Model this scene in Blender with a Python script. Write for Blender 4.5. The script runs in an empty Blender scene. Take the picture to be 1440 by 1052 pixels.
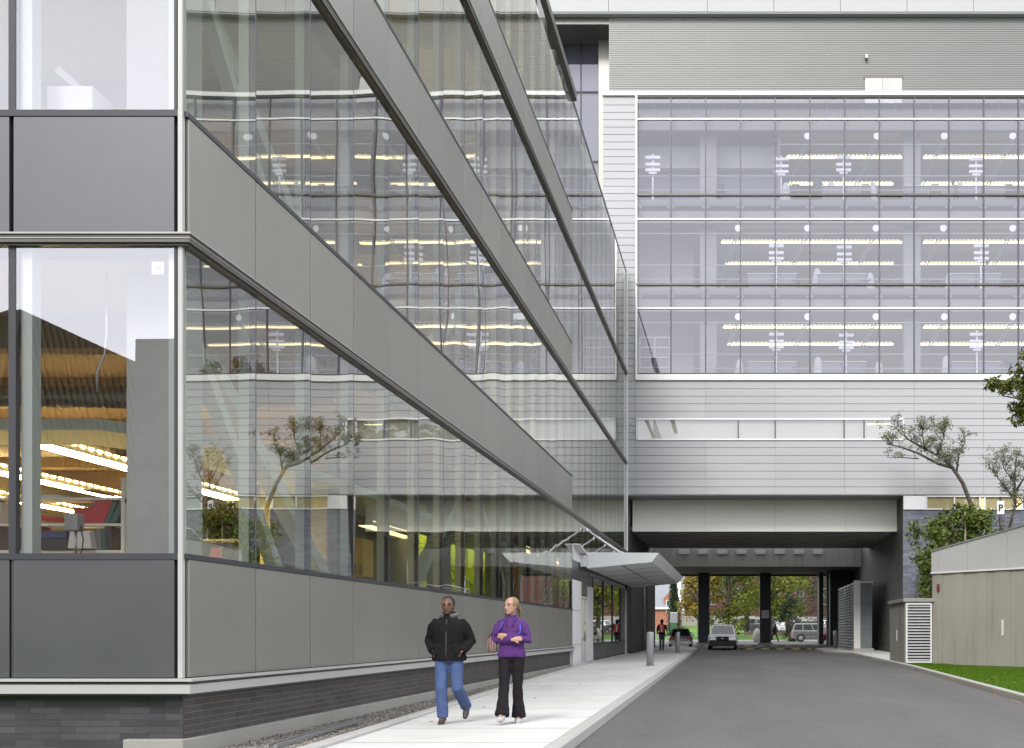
import bpy, bmesh, math, random
from mathutils import Vector, Matrix, noise
random.seed(7)
SC = bpy.context.scene
COL = SC.collection
PI = math.pi

# ------------------------------------------------------------------ helpers
def wloc(o):
    v = Vector((0, 0, 0))
    while o is not None:
        v += o.location
        o = o.parent
    return v

def thing(name, label, cat, loc=(0, 0, 0), group=None, rz=0.0, kind=None):
    o = bpy.data.objects.new(name, None)
    o.empty_display_size = 0.3
    COL.objects.link(o)
    o.location = loc
    o.rotation_euler = (0, 0, rz)
    tag(o, label, cat, group, kind)
    return o

def tag(o, label=None, cat=None, group=None, kind=None):
    if label: o['label'] = label
    if cat: o['category'] = cat
    if group: o['group'] = group
    if kind: o['kind'] = kind
    return o

class MB:
    def __init__(s):
        s.v = []; s.f = []; s.sm = []
    def add(s, vs, fs, smooth=False):
        n = len(s.v)
        s.v.extend([tuple(p) for p in vs])
        for f in fs:
            s.f.append(tuple(i + n for i in f)); s.sm.append(smooth)
        return s
    def box(s, x0, x1, y0, y1, z0, z1):
        if x0 > x1: x0, x1 = x1, x0
        if y0 > y1: y0, y1 = y1, y0
        if z0 > z1: z0, z1 = z1, z0
        return s.add([(x0,y0,z0),(x1,y0,z0),(x1,y1,z0),(x0,y1,z0),(x0,y0,z1),(x1,y0,z1),(x1,y1,z1),(x0,y1,z1)],
              [(0,3,2,1),(4,5,6,7),(0,1,5,4),(1,2,6,5),(2,3,7,6),(3,0,4,7)])
    def bbox(s, x0, x1, y0, y1, z0, z1, b=0.02):
        """box with chamfered vertical and horizontal edges"""
        bm = bmesh.new(); bmesh.ops.create_cube(bm, size=1)
        for v in bm.verts:
            v.co = Vector(((x0+x1)/2 + v.co.x*(x1-x0), (y0+y1)/2 + v.co.y*(y1-y0), (z0+z1)/2 + v.co.z*(z1-z0)))
        bmesh.ops.bevel(bm, geom=bm.edges[:], offset=b, segments=2, affect='EDGES', profile=0.5)
        bm.verts.index_update()
        s.add([v.co[:] for v in bm.verts], [[v.index for v in f.verts] for f in bm.faces])
        bm.free(); return s
    def beam(s, p, q, w, h, up=(0, 0, 1)):
        """rectangular bar from p to q"""
        p = Vector(p); q = Vector(q); d = (q-p).normalized()
        u = Vector(up)
        a = d.cross(u)
        if a.length < 1e-4: a = d.cross(Vector((1, 0, 0)))
        a.normalize(); b = a.cross(d).normalized()
        a *= w/2; b *= h/2
        vs = [p-a-b, p+a-b, p+a+b, p-a+b, q-a-b, q+a-b, q+a+b, q-a+b]
        return s.add([x[:] for x in vs], [(0,3,2,1),(4,5,6,7),(0,1,5,4),(1,2,6,5),(2,3,7,6),(3,0,4,7)])
    def tube(s, pts, rs, n=8, cap=True, smooth=True):
        pts = [Vector(p) for p in pts]
        if not hasattr(rs, '__len__'): rs = [rs]*len(pts)
        rings = []; prev = None
        for i, p in enumerate(pts):
            if i == 0: d = pts[1]-pts[0]
            elif i == len(pts)-1: d = pts[-1]-pts[-2]
            else: d = (pts[i+1]-pts[i-1])
            d.normalize()
            if prev is None:
                a = d.cross(Vector((0, 0, 1)))
                if a.length < 1e-3: a = d.cross(Vector((1, 0, 0)))
            else:
                a = prev - d*prev.dot(d)
            a.normalize(); prev = a.copy(); b = d.cross(a)
            rings.append([(p + (a*math.cos(2*PI*k/n) + b*math.sin(2*PI*k/n))*rs[i])[:] for k in range(n)])
        vs = [v for r in rings for v in r]; fs = []
        for i in range(len(rings)-1):
            for k in range(n):
                k2 = (k+1) % n
                fs.append((i*n+k, i*n+k2, (i+1)*n+k2, (i+1)*n+k))
        if cap:
            fs.append(tuple(range(n))[::-1]); fs.append(tuple((len(rings)-1)*n+k for k in range(n)))
        return s.add(vs, fs, smooth)
    def loft(s, rings, smooth=True, cap=True):
        """rings: lists of points, same count"""
        n = len(rings[0]); vs = [p for r in rings for p in r]; fs = []
        for i in range(len(rings)-1):
            for k in range(n):
                k2 = (k+1) % n
                fs.append((i*n+k, i*n+k2, (i+1)*n+k2, (i+1)*n+k))
        if cap:
            fs.append(tuple(range(n))[::-1]); fs.append(tuple((len(rings)-1)*n+k for k in range(n)))
        return s.add(vs, fs, smooth)
    def prism(s, poly, z0, z1, axis='z'):
        """poly extruded; axis z: (x,y); axis y: (x,z); axis x: (y,z)"""
        n = len(poly)
        def P(a, b, c):
            return (a, b, c) if axis == 'z' else ((a, c, b) if axis == 'y' else (c, a, b))
        vs = [P(a, b, z0) for a, b in poly] + [P(a, b, z1) for a, b in poly]
        fs = [tuple(range(n))[::-1], tuple(range(n, 2*n))] + [(i, (i+1) % n, n+(i+1) % n, n+i) for i in range(n)]
        return s.add(vs, fs)
    def ball(s, c, r, n=12, m=8, sc=(1, 1, 1)):
        vs = []; fs = []
        for j in range(m+1):
            t = PI*j/m
            for i in range(n):
                a = 2*PI*i/n
                vs.append((c[0]+r*sc[0]*math.sin(t)*math.cos(a), c[1]+r*sc[1]*math.sin(t)*math.sin(a), c[2]+r*sc[2]*math.cos(t)))
        for j in range(m):
            for i in range(n):
                i2 = (i+1) % n
                fs.append((j*n+i, (j+1)*n+i, (j+1)*n+i2, j*n+i2))
        return s.add(vs, fs, True)
    def quad(s, a, b, c, d):
        return s.add([a, b, c, d], [(0, 1, 2, 3)])
    def build(s, name, mat, parent=None, local=False, recalc=True):
        off = Vector((0, 0, 0)) if (parent is None or local) else wloc(parent)
        me = bpy.data.meshes.new(name)
        vs = s.v if off.length == 0 else [(a-off.x, b-off.y, c-off.z) for a, b, c in s.v]
        me.from_pydata(vs, [], s.f)
        me.polygons.foreach_set('use_smooth', s.sm)
        me.update()
        if recalc:
            bm = bmesh.new(); bm.from_mesh(me)
            bmesh.ops.recalc_face_normals(bm, faces=bm.faces[:]); bm.to_mesh(me); bm.free()
        if mat is not None:
            me.materials.append(mat)
        o = bpy.data.objects.new(name, me)
        COL.objects.link(o)
        if parent is not None: o.parent = parent
        return o

def copy_tree(o, parent=None):
    c = o.copy(); COL.objects.link(c)
    if parent is not None: c.parent = parent
    for ch in list(o.children):
        copy_tree(ch, c)
    return c

def lerp_pts(pts, t):
    if t <= pts[0][0]: return pts[0][1]
    for (a, va), (b, vb) in zip(pts, pts[1:]):
        if t <= b: return va + (vb-va)*(t-a)/(b-a)
    return pts[-1][1]

# ------------------------------------------------------------------ materials
class NT:
    def __init__(s, name):
        s.m = bpy.data.materials.new(name); s.m.use_nodes = True
        s.t = s.m.node_tree; s.t.nodes.clear()
        s.out = s.n('ShaderNodeOutputMaterial')
    def n(s, typ, **kw):
        nd = s.t.nodes.new(typ)
        for k, v in kw.items():
            if k.startswith('_'): setattr(nd, k[1:], v)
            else: nd.inputs[k.replace('__', ' ')].default_value = v
        return nd
    def l(s, a, b): s.t.links.new(a, b)
    def math(s, op, a, b=None, c=None, clamp=False):
        nd = s.t.nodes.new('ShaderNodeMath'); nd.operation = op; nd.use_clamp = clamp
        for i, x in enumerate((a, b, c)):
            if x is None: continue
            if isinstance(x, (int, float)): nd.inputs[i].default_value = x
            else: s.l(x, nd.inputs[i])
        return nd.outputs[0]
    def mix(s, f, a, b, typ='MIX'):
        nd = s.t.nodes.new('ShaderNodeMix'); nd.data_type = 'RGBA'; nd.blend_type = typ
        for i, x in ((0, f), (6, a), (7, b)):
            if isinstance(x, (int, float)): nd.inputs[i].default_value = x
            elif isinstance(x, tuple): nd.inputs[i].default_value = (*x[:3], 1)
            else: s.l(x, nd.inputs[i])
        return nd.outputs[2]
    def ramp(s, f, stops):
        nd = s.t.nodes.new('ShaderNodeValToRGB'); r = nd.color_ramp
        while len(r.elements) > 1: r.elements.remove(r.elements[-1])
        r.elements[0].position = stops[0][0]; r.elements[0].color = (*stops[0][1], 1)
        for p, c in stops[1:]:
            e = r.elements.new(p); e.color = (*c, 1)
        s.l(f, nd.inputs[0]); return nd.outputs[0]
    def pos(s, scale=(1, 1, 1), obj=False):
        if obj:
            g = s.n('ShaderNodeTexCoord').outputs['Object']
        else:
            g = s.n('ShaderNodeNewGeometry').outputs['Position']
        mp = s.n('ShaderNodeMapping'); mp.inputs['Scale'].default_value = scale
        s.l(g, mp.inputs['Vector']); return mp.outputs[0]
    def noise(s, vec, scale, detail=3, rough=0.55):
        nd = s.n('ShaderNodeTexNoise', Scale=scale, Detail=detail, Roughness=rough)
        s.l(vec, nd.inputs['Vector']); return nd.outputs['Fac']
    def bsdf(s, col, rough=0.6, metal=0.0, spec=0.5, **kw):
        b = s.n('ShaderNodeBsdfPrincipled', Metallic=metal)
        b.inputs['Specular IOR Level'].default_value = spec
        if isinstance(col, tuple): b.inputs['Base Color'].default_value = (*col[:3], 1)
        else: s.l(col, b.inputs['Base Color'])
        if isinstance(rough, (int, float)): b.inputs['Roughness'].default_value = rough
        else: s.l(rough, b.inputs['Roughness'])
        for k, v in kw.items(): b.inputs[k.replace('_', ' ')].default_value = v
        s.l(b.outputs[0], s.out.inputs[0]); s.b = b; return b
    def bump(s, h, strength=0.3, dist=0.01):
        bp = s.n('ShaderNodeBump', Strength=strength, Distance=dist)
        s.l(h, bp.inputs['Height']); s.l(bp.outputs[0], s.b.inputs['Normal'])

# real-world albedo trims for outdoor surfaces
KS = dict(spandrel_paint=.74, spandrel_paint_sky_cool=.74, sill_white=.78, white_paint=.80, kerb_concrete=.76, cast_concrete=.74, canopy_metal=.86,
          ledge_light=.8, bronze_ledge=.8, pale_ledge=.8, coping_metal=.74, fascia_white=.74, bollard_steel=.8, gravel_bed=.75, louvre_metal=.85, galvanised_steel=.85,
          skin_dark=.8, skin_light=.75, blue_jeans=.75, purple_fleece=.75, blonde_hair=.75, grey_hood=.75, blue_grey_panel=.75, round_=.8, cover_white=.9)
def pm(name, c, rough=0.6, metal=0.0, var=0.12, sc=2.0, bump=0.0, bsc=60.0, stretch=(1, 1, 1), spec=0.5, fine=0.0, obj=False, **kw):
    """painted / cast surface with soft large-scale variation and optional grain"""
    c = tuple(x*KS.get(name, 1) for x in c)
    t = NT(name)
    p = t.pos(stretch, obj)
    f = t.noise(p, sc, 5, 0.6)
    col = t.mix(f, tuple(x*(1-var) for x in c), tuple(min(1, x*(1+var)) for x in c))
    if fine > 0:
        g = t.noise(t.pos((1, 1, 1), obj), bsc, 2, 0.7)
        k = t.math('MULTIPLY_ADD', g, 2*fine, 1-fine)
        cmb = t.n('ShaderNodeCombineColor')
        for i in range(3): t.l(k, cmb.inputs[i])
        col = t.mix(1.0, col, cmb.outputs[0], 'MULTIPLY')
    r = t.math('MULTIPLY_ADD', f, 0.15, rough-0.07)
    t.bsdf(col, r, metal, spec, **kw)
    if bump > 0:
        t.bump(t.noise(t.pos((1, 1, 1), obj), bsc, 4, 0.65), bump, 0.01)
    return t.m

def emis(name, c, s):
    t = NT(name); e = t.n('ShaderNodeEmission', Strength=s); e.inputs[0].default_value = (*c, 1)
    t.l(e.outputs[0], t.out.inputs[0]); return t.m

def glass(name, r0, tint, refl=(1, 1, 1), power=5.0, rough=0.0):
    """architectural glass: coated sheet that mirrors more towards grazing angles"""
    t = NT(name)
    lw = t.n('ShaderNodeLayerWeight', Blend=0.5)
    f = t.math('POWER', lw.outputs['Facing'], power)
    f = t.math('MULTIPLY_ADD', f, 1-r0, r0, clamp=True)
    tr = t.n('ShaderNodeBsdfTransparent'); tr.inputs[0].default_value = (*tint, 1)
    gl = t.n('ShaderNodeBsdfGlossy', Roughness=rough); gl.inputs[0].default_value = (*refl, 1)
    mx = t.n('ShaderNodeMixShader')
    t.l(f, mx.inputs[0]); t.l(tr.outputs[0], mx.inputs[1]); t.l(gl.outputs[0], mx.inputs[2])
    t.l(mx.outputs[0], t.out.inputs[0]); return t.m

def brickmat(name, c1, c2, mortar, bw=0.39, bh=0.095, rough=0.55, msize=0.006, bump=0.5):
    t = NT(name)
    g = t.n('ShaderNodeNewGeometry'); sp = t.n('ShaderNodeSeparateXYZ'); t.l(g.outputs['Position'], sp.inputs[0])
    u = t.math('ADD', sp.outputs[0], sp.outputs[1])
    cb = t.n('ShaderNodeCombineXYZ'); t.l(u, cb.inputs[0]); t.l(sp.outputs[2], cb.inputs[1])
    br = t.n('ShaderNodeTexBrick', Scale=1.0)
    br.inputs['Brick Width'].default_value = bw; br.inputs['Row Height'].default_value = bh
    br.inputs['Mortar Size'].default_value = msize; br.inputs['Mortar Smooth'].default_value = 0.3
    br.inputs['Color1'].default_value = (*c1, 1); br.inputs['Color2'].default_value = (*c2, 1); br.inputs['Mortar'].default_value = (*mortar, 1)
    br.inputs['Bias'].default_value = 0.0
    t.l(cb.outputs[0], br.inputs['Vector'])
    n = t.noise(t.pos(), 1.7, 5); n2 = t.noise(t.pos(), 45, 3)
    k = t.math('MULTIPLY_ADD', n, 0.7, 0.45); k = t.math('MULTIPLY', k, t.math('MULTIPLY_ADD', n2, 0.5, 0.95))
    cc = t.n('ShaderNodeCombineColor')
    for i in range(3): t.l(k, cc.inputs[i])
    col = t.mix(1.0, br.outputs[0], cc.outputs[0], 'MULTIPLY')
    t.bsdf(col, rough, 0, 0.4)
    h = t.math('SUBTRACT', t.math('MULTIPLY', n2, 0.25), br.outputs['Fac'])
    t.bump(h, bump, 0.006)
    return t.m

def leafmat(name, cols, trans=0.25, rough=0.5):
    t = NT(name)
    g = t.n('ShaderNodeNewGeometry')
    n = t.noise(t.pos(), 0.9, 2)
    f = t.math('ADD', t.math('MULTIPLY', g.outputs['Random Per Island'], 0.65), t.math('MULTIPLY', n, 0.45), clamp=True)
    st = [(i/(len(cols)-1)*0.9+0.05, c) for i, c in enumerate(cols)]
    col = t.ramp(f, st)
    b = t.n('ShaderNodeBsdfPrincipled', Roughness=rough); t.l(col, b.inputs['Base Color'])
    b.inputs['Specular IOR Level'].default_value = 0.3
    tl = t.n('ShaderNodeBsdfTranslucent'); t.l(col, tl.inputs[0])
    mx = t.n('ShaderNodeMixShader'); mx.inputs[0].default_value = trans
    t.l(b.outputs[0], mx.inputs[1]); t.l(tl.outputs[0], mx.inputs[2]); t.l(mx.outputs[0], t.out.inputs[0])
    return t.m

M = {}
M['spandrel'] = pm('spandrel_paint', (.335, .325, .298), .40, .55, .035, .7, spec=.5, fine=.02, bsc=6)
M['spandrel_front'] = pm('spandrel_paint_sky_cool', (.148, .151, .163), .33, .6, .04, .6, spec=.5, fine=.02, bsc=5)  # same paint as the side panels; bluish sky reflection put into its colour
M['ledge'] = pm('bronze_ledge', (.12, .108, .10), .35, .4, .1, 3)
M['ledge_light'] = pm('pale_ledge', (.38, .365, .355), .35, .3, .06, 3)
M['sill'] = pm('sill_white', (.48, .475, .465), .4, .1, .06, 2, fine=.03, bsc=20)
M['white'] = pm('white_paint', (.78, .78, .79), .4, 0, .04, 2)
M['mullion'] = pm('mullion_dark', (.022, .022, .03), .5, .0, .1, 2)
M['mullion_grey'] = pm('mullion_violet_grey', (.075, .072, .095), .45, .0, .1, 2)
M['fin'] = pm('steel_white_green', (.47, .53, .48), .5, 0, .04, 2)
M['int_conc'] = pm('interior_concrete', (.31, .32, .295), .75, 0, .18, 1.8, fine=.08, bsc=25, bump=.1)
M['int_ceiling'] = pm('ceiling_deck', (.25, .18, .10), .7, 0, .2, 1.5)
M['int_ceiling_grey'] = pm('ceiling_soffit', (.42, .40, .38), .8, 0, .08, 1.5)
M['int_wall'] = pm('interior_wall', (.55, .50, .36), .85, 0, .08, .8)
M['int_floor'] = pm('interior_floor', (.25, .25, .24), .45, 0, .1, 1)
M['green_wall'] = pm('lime_wall', (.42, .60, .015), .6, 0, .2, .8)
M['wood'] = pm('warm_wood', (.40, .20, .05), .5, 0, .3, 3, stretch=(4, 4, .3))
M['duct'] = pm('galvanised_duct', (.45, .42, .38), .32, .8, .25, 6, stretch=(1.5, 1, 1))
M['lamp'] = emis('warm_tube', (1.0, .70, .25), 62.0)
M['lamp_far'] = emis('warm_tube_far', (1.0, .84, .42), 2.3)
M['fixture'] = pm('fixture_white', (.55, .52, .45), .5)
LAMPG = emis('globe_glow', (1, 1, .97), .62)
LAMPW = emis('warm_tube_bright', (1.0, .72, .28), 40.0)
LAMPM = emis('added_tube_mid', (1.0, .84, .5), 12.0)
M['globe'] = pm('globe_white', (.60, .64, .64), .25, 0, .02, 2)
M['shelf'] = pm('shelf_white', (.62, .60, .52), .5)
M['concrete'] = pm('cast_concrete', (.34, .33, .30), .85, 0, .16, 1.2, fine=.10, bsc=40, bump=.25)
M['kerbstone'] = pm('kerb_concrete', (.46, .45, .43), .85, 0, .14, 2.5, fine=.12, bsc=45, bump=.3)
M['galv'] = pm('galvanised_steel', (.42, .43, .45), .38, .7, .08, 4, fine=.04, bsc=30)
M['metal_dark'] = pm('dark_metal', (.03, .03, .033), .45, .5, .1, 5)
M['black'] = pm('black_plastic', (.015, .015, .017), .5, 0, .1, 5)
M['canopy'] = pm('canopy_metal', (.76, .77, .78), .4, .1, .03, 1)
M['louvre'] = pm('louvre_metal', (.62, .63, .65), .35, .4, .04, 2)
M['brick'] = brickmat('charcoal_block', (.030, .030, .035), (.062, .061, .069), (.032, .03, .03), .30, .067, .55, .004)
M['brick_warm'] = brickmat('charcoal_block_side', (.043, .038, .037), (.066, .060, .059), (.14, .115, .095), .40, .067, .55, .004, .4)
M['brick_blue'] = brickmat('blue_grey_block', (.085, .092, .12), (.15, .16, .20), (.06, .062, .075), .40, .10, .5, .005)
M['brick_dark'] = brickmat('dark_block', (.05, .045, .045), (.085, .076, .075), (.014, .013, .013), .40, .10, .6, .005)
M['red_brick'] = brickmat('red_brick', (.30, .085, .055), (.38, .12, .08), (.3, .24, .2), .22, .075, .8, .008)
M['maroon_brick'] = brickmat('maroon_brick', (.065, .018, .016), (.09, .026, .023), (.06, .04, .035), .22, .075, .8, .008)
M['stone'] = pm('grey_stone', (.24, .235, .215), .85, 0, .2, 1.5, fine=.15, bsc=6)
M['roof_grey'] = pm('slate_roof', (.20, .215, .24), .6, 0, .15, 1.5, fine=.1, bsc=9)
M['bark'] = pm('bark', (.06, .048, .040), .9, 0, .3, 12, bump=.5, bsc=40)
M['window_dark'] = glass('dark_window', .12, (.02, .025, .03))
# facade glass types
M['glass_front'] = glass('coated_glass_front', .25, (.84, .83, .86), (.95, .945, 1.0), 4)
M['glass_side'] = glass('coated_glass_side', .27, (.80, .82, .76), (.94, .95, .925), 3.0)
M['glass_lab'] = glass('coated_glass_lab', .135, (.64, .635, .69), (.93, .925, 1.0), 4)
M['glass_door'] = glass('door_glass', .10, (.85, .9, .85), (1, 1, 1), 4)

for k_ in ('spandrel', 'spandrel_front'):
    nt_ = M[k_].node_tree; bs = [n for n in nt_.nodes if n.type == 'BSDF_PRINCIPLED'][0]; oi = nt_.nodes.new('ShaderNodeObjectInfo')
    hs_ = nt_.nodes.new('ShaderNodeHueSaturation'); ma = nt_.nodes.new('ShaderNodeMath'); ma.operation = 'MULTIPLY_ADD'; ma.inputs[1].default_value = .11; ma.inputs[2].default_value = .945
    lk = bs.inputs['Base Color'].links[0].from_socket; nt_.links.new(lk, hs_.inputs['Color']); nt_.links.new(oi.outputs['Random'], ma.inputs[0]); nt_.links.new(ma.outputs[0], hs_.inputs['Value']); nt_.links.new(hs_.outputs[0], bs.inputs['Base Color'])
# siding: pale ribbed boards with panel-to-panel tone shift
t = NT('pale_siding')
g = t.n('ShaderNodeNewGeometry'); sp = t.n('ShaderNodeSeparateXYZ'); t.l(g.outputs['Position'], sp.inputs[0])
cell = t.n('ShaderNodeCombineXYZ')
t.l(t.math('FLOOR', t.math('DIVIDE', t.math('ADD', sp.outputs[0], 1.575), 3.43)), cell.inputs[0])
t.l(t.math('FLOOR', t.math('DIVIDE', sp.outputs[2], 1.456)), cell.inputs[1])
wn = t.n('ShaderNodeTexWhiteNoise'); t.l(cell.outputs[0], wn.inputs[0])
n1 = t.noise(t.pos((.25, 1, 2)), 1.2, 4)
f = t.math('ADD', t.math('MULTIPLY', wn.outputs[0], .35), t.math('MULTIPLY', n1, .65))
col = t.mix(f, (.30, .308, .328), (.375, .378, .388))
t.bsdf(col, .62, .0, .3); M['siding'] = t.m

t = NT('corrugated_grey')
n1 = t.noise(t.pos((.4, 1, 1.5)), 1.0, 4)
t.bsdf(t.mix(n1, (.145, .145, .14), (.172, .172, .167)), .42, .2, .5); M['corrugated'] = t.m

# asphalt
t = NT('asphalt')
p = t.pos(); big = t.noise(t.pos((1, .25, 1)), .55, 5, .6); mid = t.noise(p, 3.2, 4); fn = t.noise(p, 90, 3, .7)
base = t.mix(big, (.068, .064, .064), (.108, .103, .101))
k = t.math('MULTIPLY', t.math('MULTIPLY_ADD', fn, .9, .55), t.math('MULTIPLY_ADD', mid, .22, .89))
cc = t.n('ShaderNodeCombineColor')
for i in range(3): t.l(k, cc.inputs[i])
bc = t.mix(1.0, base, cc.outputs[0], 'MULTIPLY')
g = t.n('ShaderNodeNewGeometry'); sp = t.n('ShaderNodeSeparateXYZ'); t.l(g.outputs['Position'], sp.inputs[0])
wx = t.math('SINE', t.math('MULTIPLY', sp.outputs[0], 3.3)); tr_ = t.math('MULTIPLY', t.math('MULTIPLY_ADD', wx, .5, .5), t.noise(t.pos((1, .12, 1)), .8, 3))
bc = t.mix(t.math('MULTIPLY', tr_, .35), bc, (.055, .052, .051))
sp2 = t.n('ShaderNodeTexVoronoi', Scale=.38); sp2.feature = 'DISTANCE_TO_EDGE'; wv = t.n('ShaderNodeVectorMath'); wv.operation = 'ADD'
nz_ = t.n('ShaderNodeTexNoise', Scale=1.5, Detail=6); t.l(t.pos(), nz_.inputs[0]); t.l(t.pos(), wv.inputs[0]); t.l(nz_.outputs['Color'], wv.inputs[1]); t.l(wv.outputs[0], sp2.inputs['Vector'])
crk = t.math('LESS_THAN', sp2.outputs['Distance'], .0035); bc = t.mix(t.math('MULTIPLY', crk, .35), bc, (.03, .029, .028))
oil = t.ramp(t.noise(t.pos(), 1.1, 5, .75), [(.60, (1, 1, 1)), (.72, (.66, .65, .65))]); bc = t.mix(1.0, bc, oil, 'MULTIPLY')
agg = t.n('ShaderNodeTexVoronoi', Scale=55); t.l(t.pos(), agg.inputs['Vector']); ag = t.math('GREATER_THAN', agg.outputs['Color'], .86); bc = t.mix(t.math('MULTIPLY', ag, .5), bc, (.22, .21, .20))
t.bsdf(bc, t.math('MULTIPLY_ADD', big, -.25, .82), 0, .4)
t.bump(fn, .35, .008); M['asphalt'] = t.m

# sidewalk concrete with cross joints, cut along y every 1.5 m
t = NT('sidewalk_concrete')
g = t.n('ShaderNodeNewGeometry'); sp = t.n('ShaderNodeSeparateXYZ'); t.l(g.outputs['Position'], sp.inputs[0])
yy = t.math('DIVIDE', sp.outputs[1], 1.83)
fr = t.math('FRACT', yy); d = t.math('ABSOLUTE', t.math('SUBTRACT', fr, .5))
joint = t.math('GREATER_THAN', d, .4915)
cell = t.n('ShaderNodeCombineXYZ'); t.l(t.math('FLOOR', yy), cell.inputs[0])
wn = t.n('ShaderNodeTexWhiteNoise'); t.l(cell.outputs[0], wn.inputs[0])
n1 = t.noise(t.pos(), 1.3, 5, .6); n2 = t.noise(t.pos(), 70, 3, .7)
f = t.math('ADD', t.math('MULTIPLY', wn.outputs[0], .3), t.math('MULTIPLY', n1, .7))
col = t.mix(f, (.49, .49, .48), (.62, .62, .605))
k = t.math('MULTIPLY_ADD', n2, .24, .88)
cc = t.n('ShaderNodeCombineColor')
for i in range(3): t.l(k, cc.inputs[i])
col = t.mix(1.0, col, cc.outputs[0], 'MULTIPLY')
sx_ = t.ramp(t.noise(t.pos((1, .6, 1)), .45, 6, .7), [(.35, (1, 1, 1)), (.62, (.86, .85, .83)), (.72, (.74, .73, .70))]); col = t.mix(1.0, col, sx_, 'MULTIPLY')
gum = t.n('ShaderNodeTexVoronoi', Scale=1.7); t.l(t.pos(), gum.inputs['Vector']); gm_ = t.math('LESS_THAN', gum.outputs['Distance'], .028); col = t.mix(t.math('MULTIPLY', gm_, .45), col, (.12, .115, .11))
col = t.mix(joint, col, (.07, .065, .06))
t.bsdf(col, .85, 0, .3); t.bump(t.math('SUBTRACT', t.math('MULTIPLY', n2, .3), joint), .3, .006); M['sidewalk'] = t.m

# board-marked concrete retaining wall with rust and water streaks
t = NT('stained_concrete')
n1 = t.noise(t.pos((2.2, 2.2, .22)), 1.0, 6, .6); n2 = t.noise(t.pos(), 35, 3, .7); n3 = t.noise(t.pos((1, 1, .6)), .8, 4)
col = t.mix(n3, (.245, .238, .215), (.345, .337, .31))
st = t.ramp(n1, [(.0, (1.0, 1.0, 1.0)), (.50, (.96, .955, .94)), (.64, (.80, .78, .73)), (.78, (.58, .55, .50))])
col = t.mix(1.0, col, st, 'MULTIPLY')
k = t.math('MULTIPLY_ADD', n2, .4, .8)
cc = t.n('ShaderNodeCombineColor')
for i in range(3): t.l(k, cc.inputs[i])
t.bsdf(t.mix(1.0, col, cc.outputs[0], 'MULTIPLY'), .9, 0, .2); t.bump(n2, .4, .01); M['stained'] = t.m

t = NT('lawn_soil')
n1 = t.noise(t.pos(), 1.5, 5); n2 = t.noise(t.pos(), 60, 3, .7)
col = t.mix(n1, (.038, .085, .005), (.075, .145, .008)); col = t.mix(n2, col, (.05, .10, .02))
t.bsdf(col, .95, 0, .1); t.bump(n2, .8, .03); M['lawn'] = t.m
M['blade'] = leafmat('grass_blade', [(.035, .085, .003), (.07, .15, .006), (.13, .22, .01)], .35, .9)
M['gravel'] = leafmat('gravel_stone', [(.07, .063, .056), (.16, .145, .13), (.28, .26, .235)], 0.0, .85)
M['gravel_bed'] = pm('gravel_bed', (.15, .135, .12), .95, 0, .3, 20, bump=.6, bsc=60)

# ------------------------------------------------------------------ camera (horizontal, shifted lens)
F = 1645.0
EYE = 1.22
cam = bpy.data.cameras.new('camera'); co = bpy.data.objects.new('camera', cam); COL.objects.link(co)
co.location = (0, 0, EYE); co.rotation_euler = (PI/2, 0, 0)
cam.sensor_fit = 'HORIZONTAL'; cam.sensor_width = 36; cam.lens = F/1440*36
cam.shift_x = -318/1440; cam.shift_y = 363/1440
cam.clip_end = 3000; cam.clip_start = .1
SC.camera = co

def P(px, py, d):
    """photo pixel (1440 wide) at depth d -> world; used to measure positions off the photograph"""
    return Vector(((px-1038)/F*d, d, EYE+(889-py)/F*d))
# ------------------------------------------------------------------ ground, road, pavements
GZ = [(-50, -.12), (12, -.12), (65, .04), (85, .15), (95, .25), (130, .30), (400, .30)]
def gz(y): return lerp_pts(GZ, y)
def frange(a, b, st):
    n = max(1, int(round((b-a)/st))); return [a+(b-a)*i/n for i in range(n+1)]

XR = [(-40, 4.6), (10, 5.15), (22, 5.38), (28, 5.55), (40, 5.9), (51, 5.95), (62, 6.0), (65.5, 5.3), (67, 4.85), (73, 4.8), (76, 5.6), (77.5, 6.6), (79, 8.0)]
XL = [(-40, -1.3), (5, -1.75), (12.3, -1.88), (30, -2.08), (47.8, -2.27), (60, -2.4), (74, -2.55), (78, -3.0), (80, -5.6)]
SL = [(-40, -3.9), (5, -4.25), (13.3, -4.5), (25, -4.95), (38, -5.3), (41, -5.46), (57, -5.46), (79, -5.46)]
def xr(y): return lerp_pts(XR, y)
def xl(y): return lerp_pts(XL, y)
def slf(y): return lerp_pts(SL, y)

def strip(fa, fb, ys, dz, name, mat, nx=1):
    m = MB(); vs = []; fs = []
    for y in ys:
        for i in range(nx+1):
            x = fa(y) + (fb(y)-fa(y))*i/nx
            vs.append((x, y, gz(y)+dz))
    for j in range(len(ys)-1):
        for i in range(nx):
            a = j*(nx+1)+i
            fs.append((a, a+1, a+nx+2, a+nx+1))
    m.add(vs, fs)
    o = m.build(name, mat); tag(o, kind='structure'); return o

ys = frange(-60, 80, 1.5)
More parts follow.
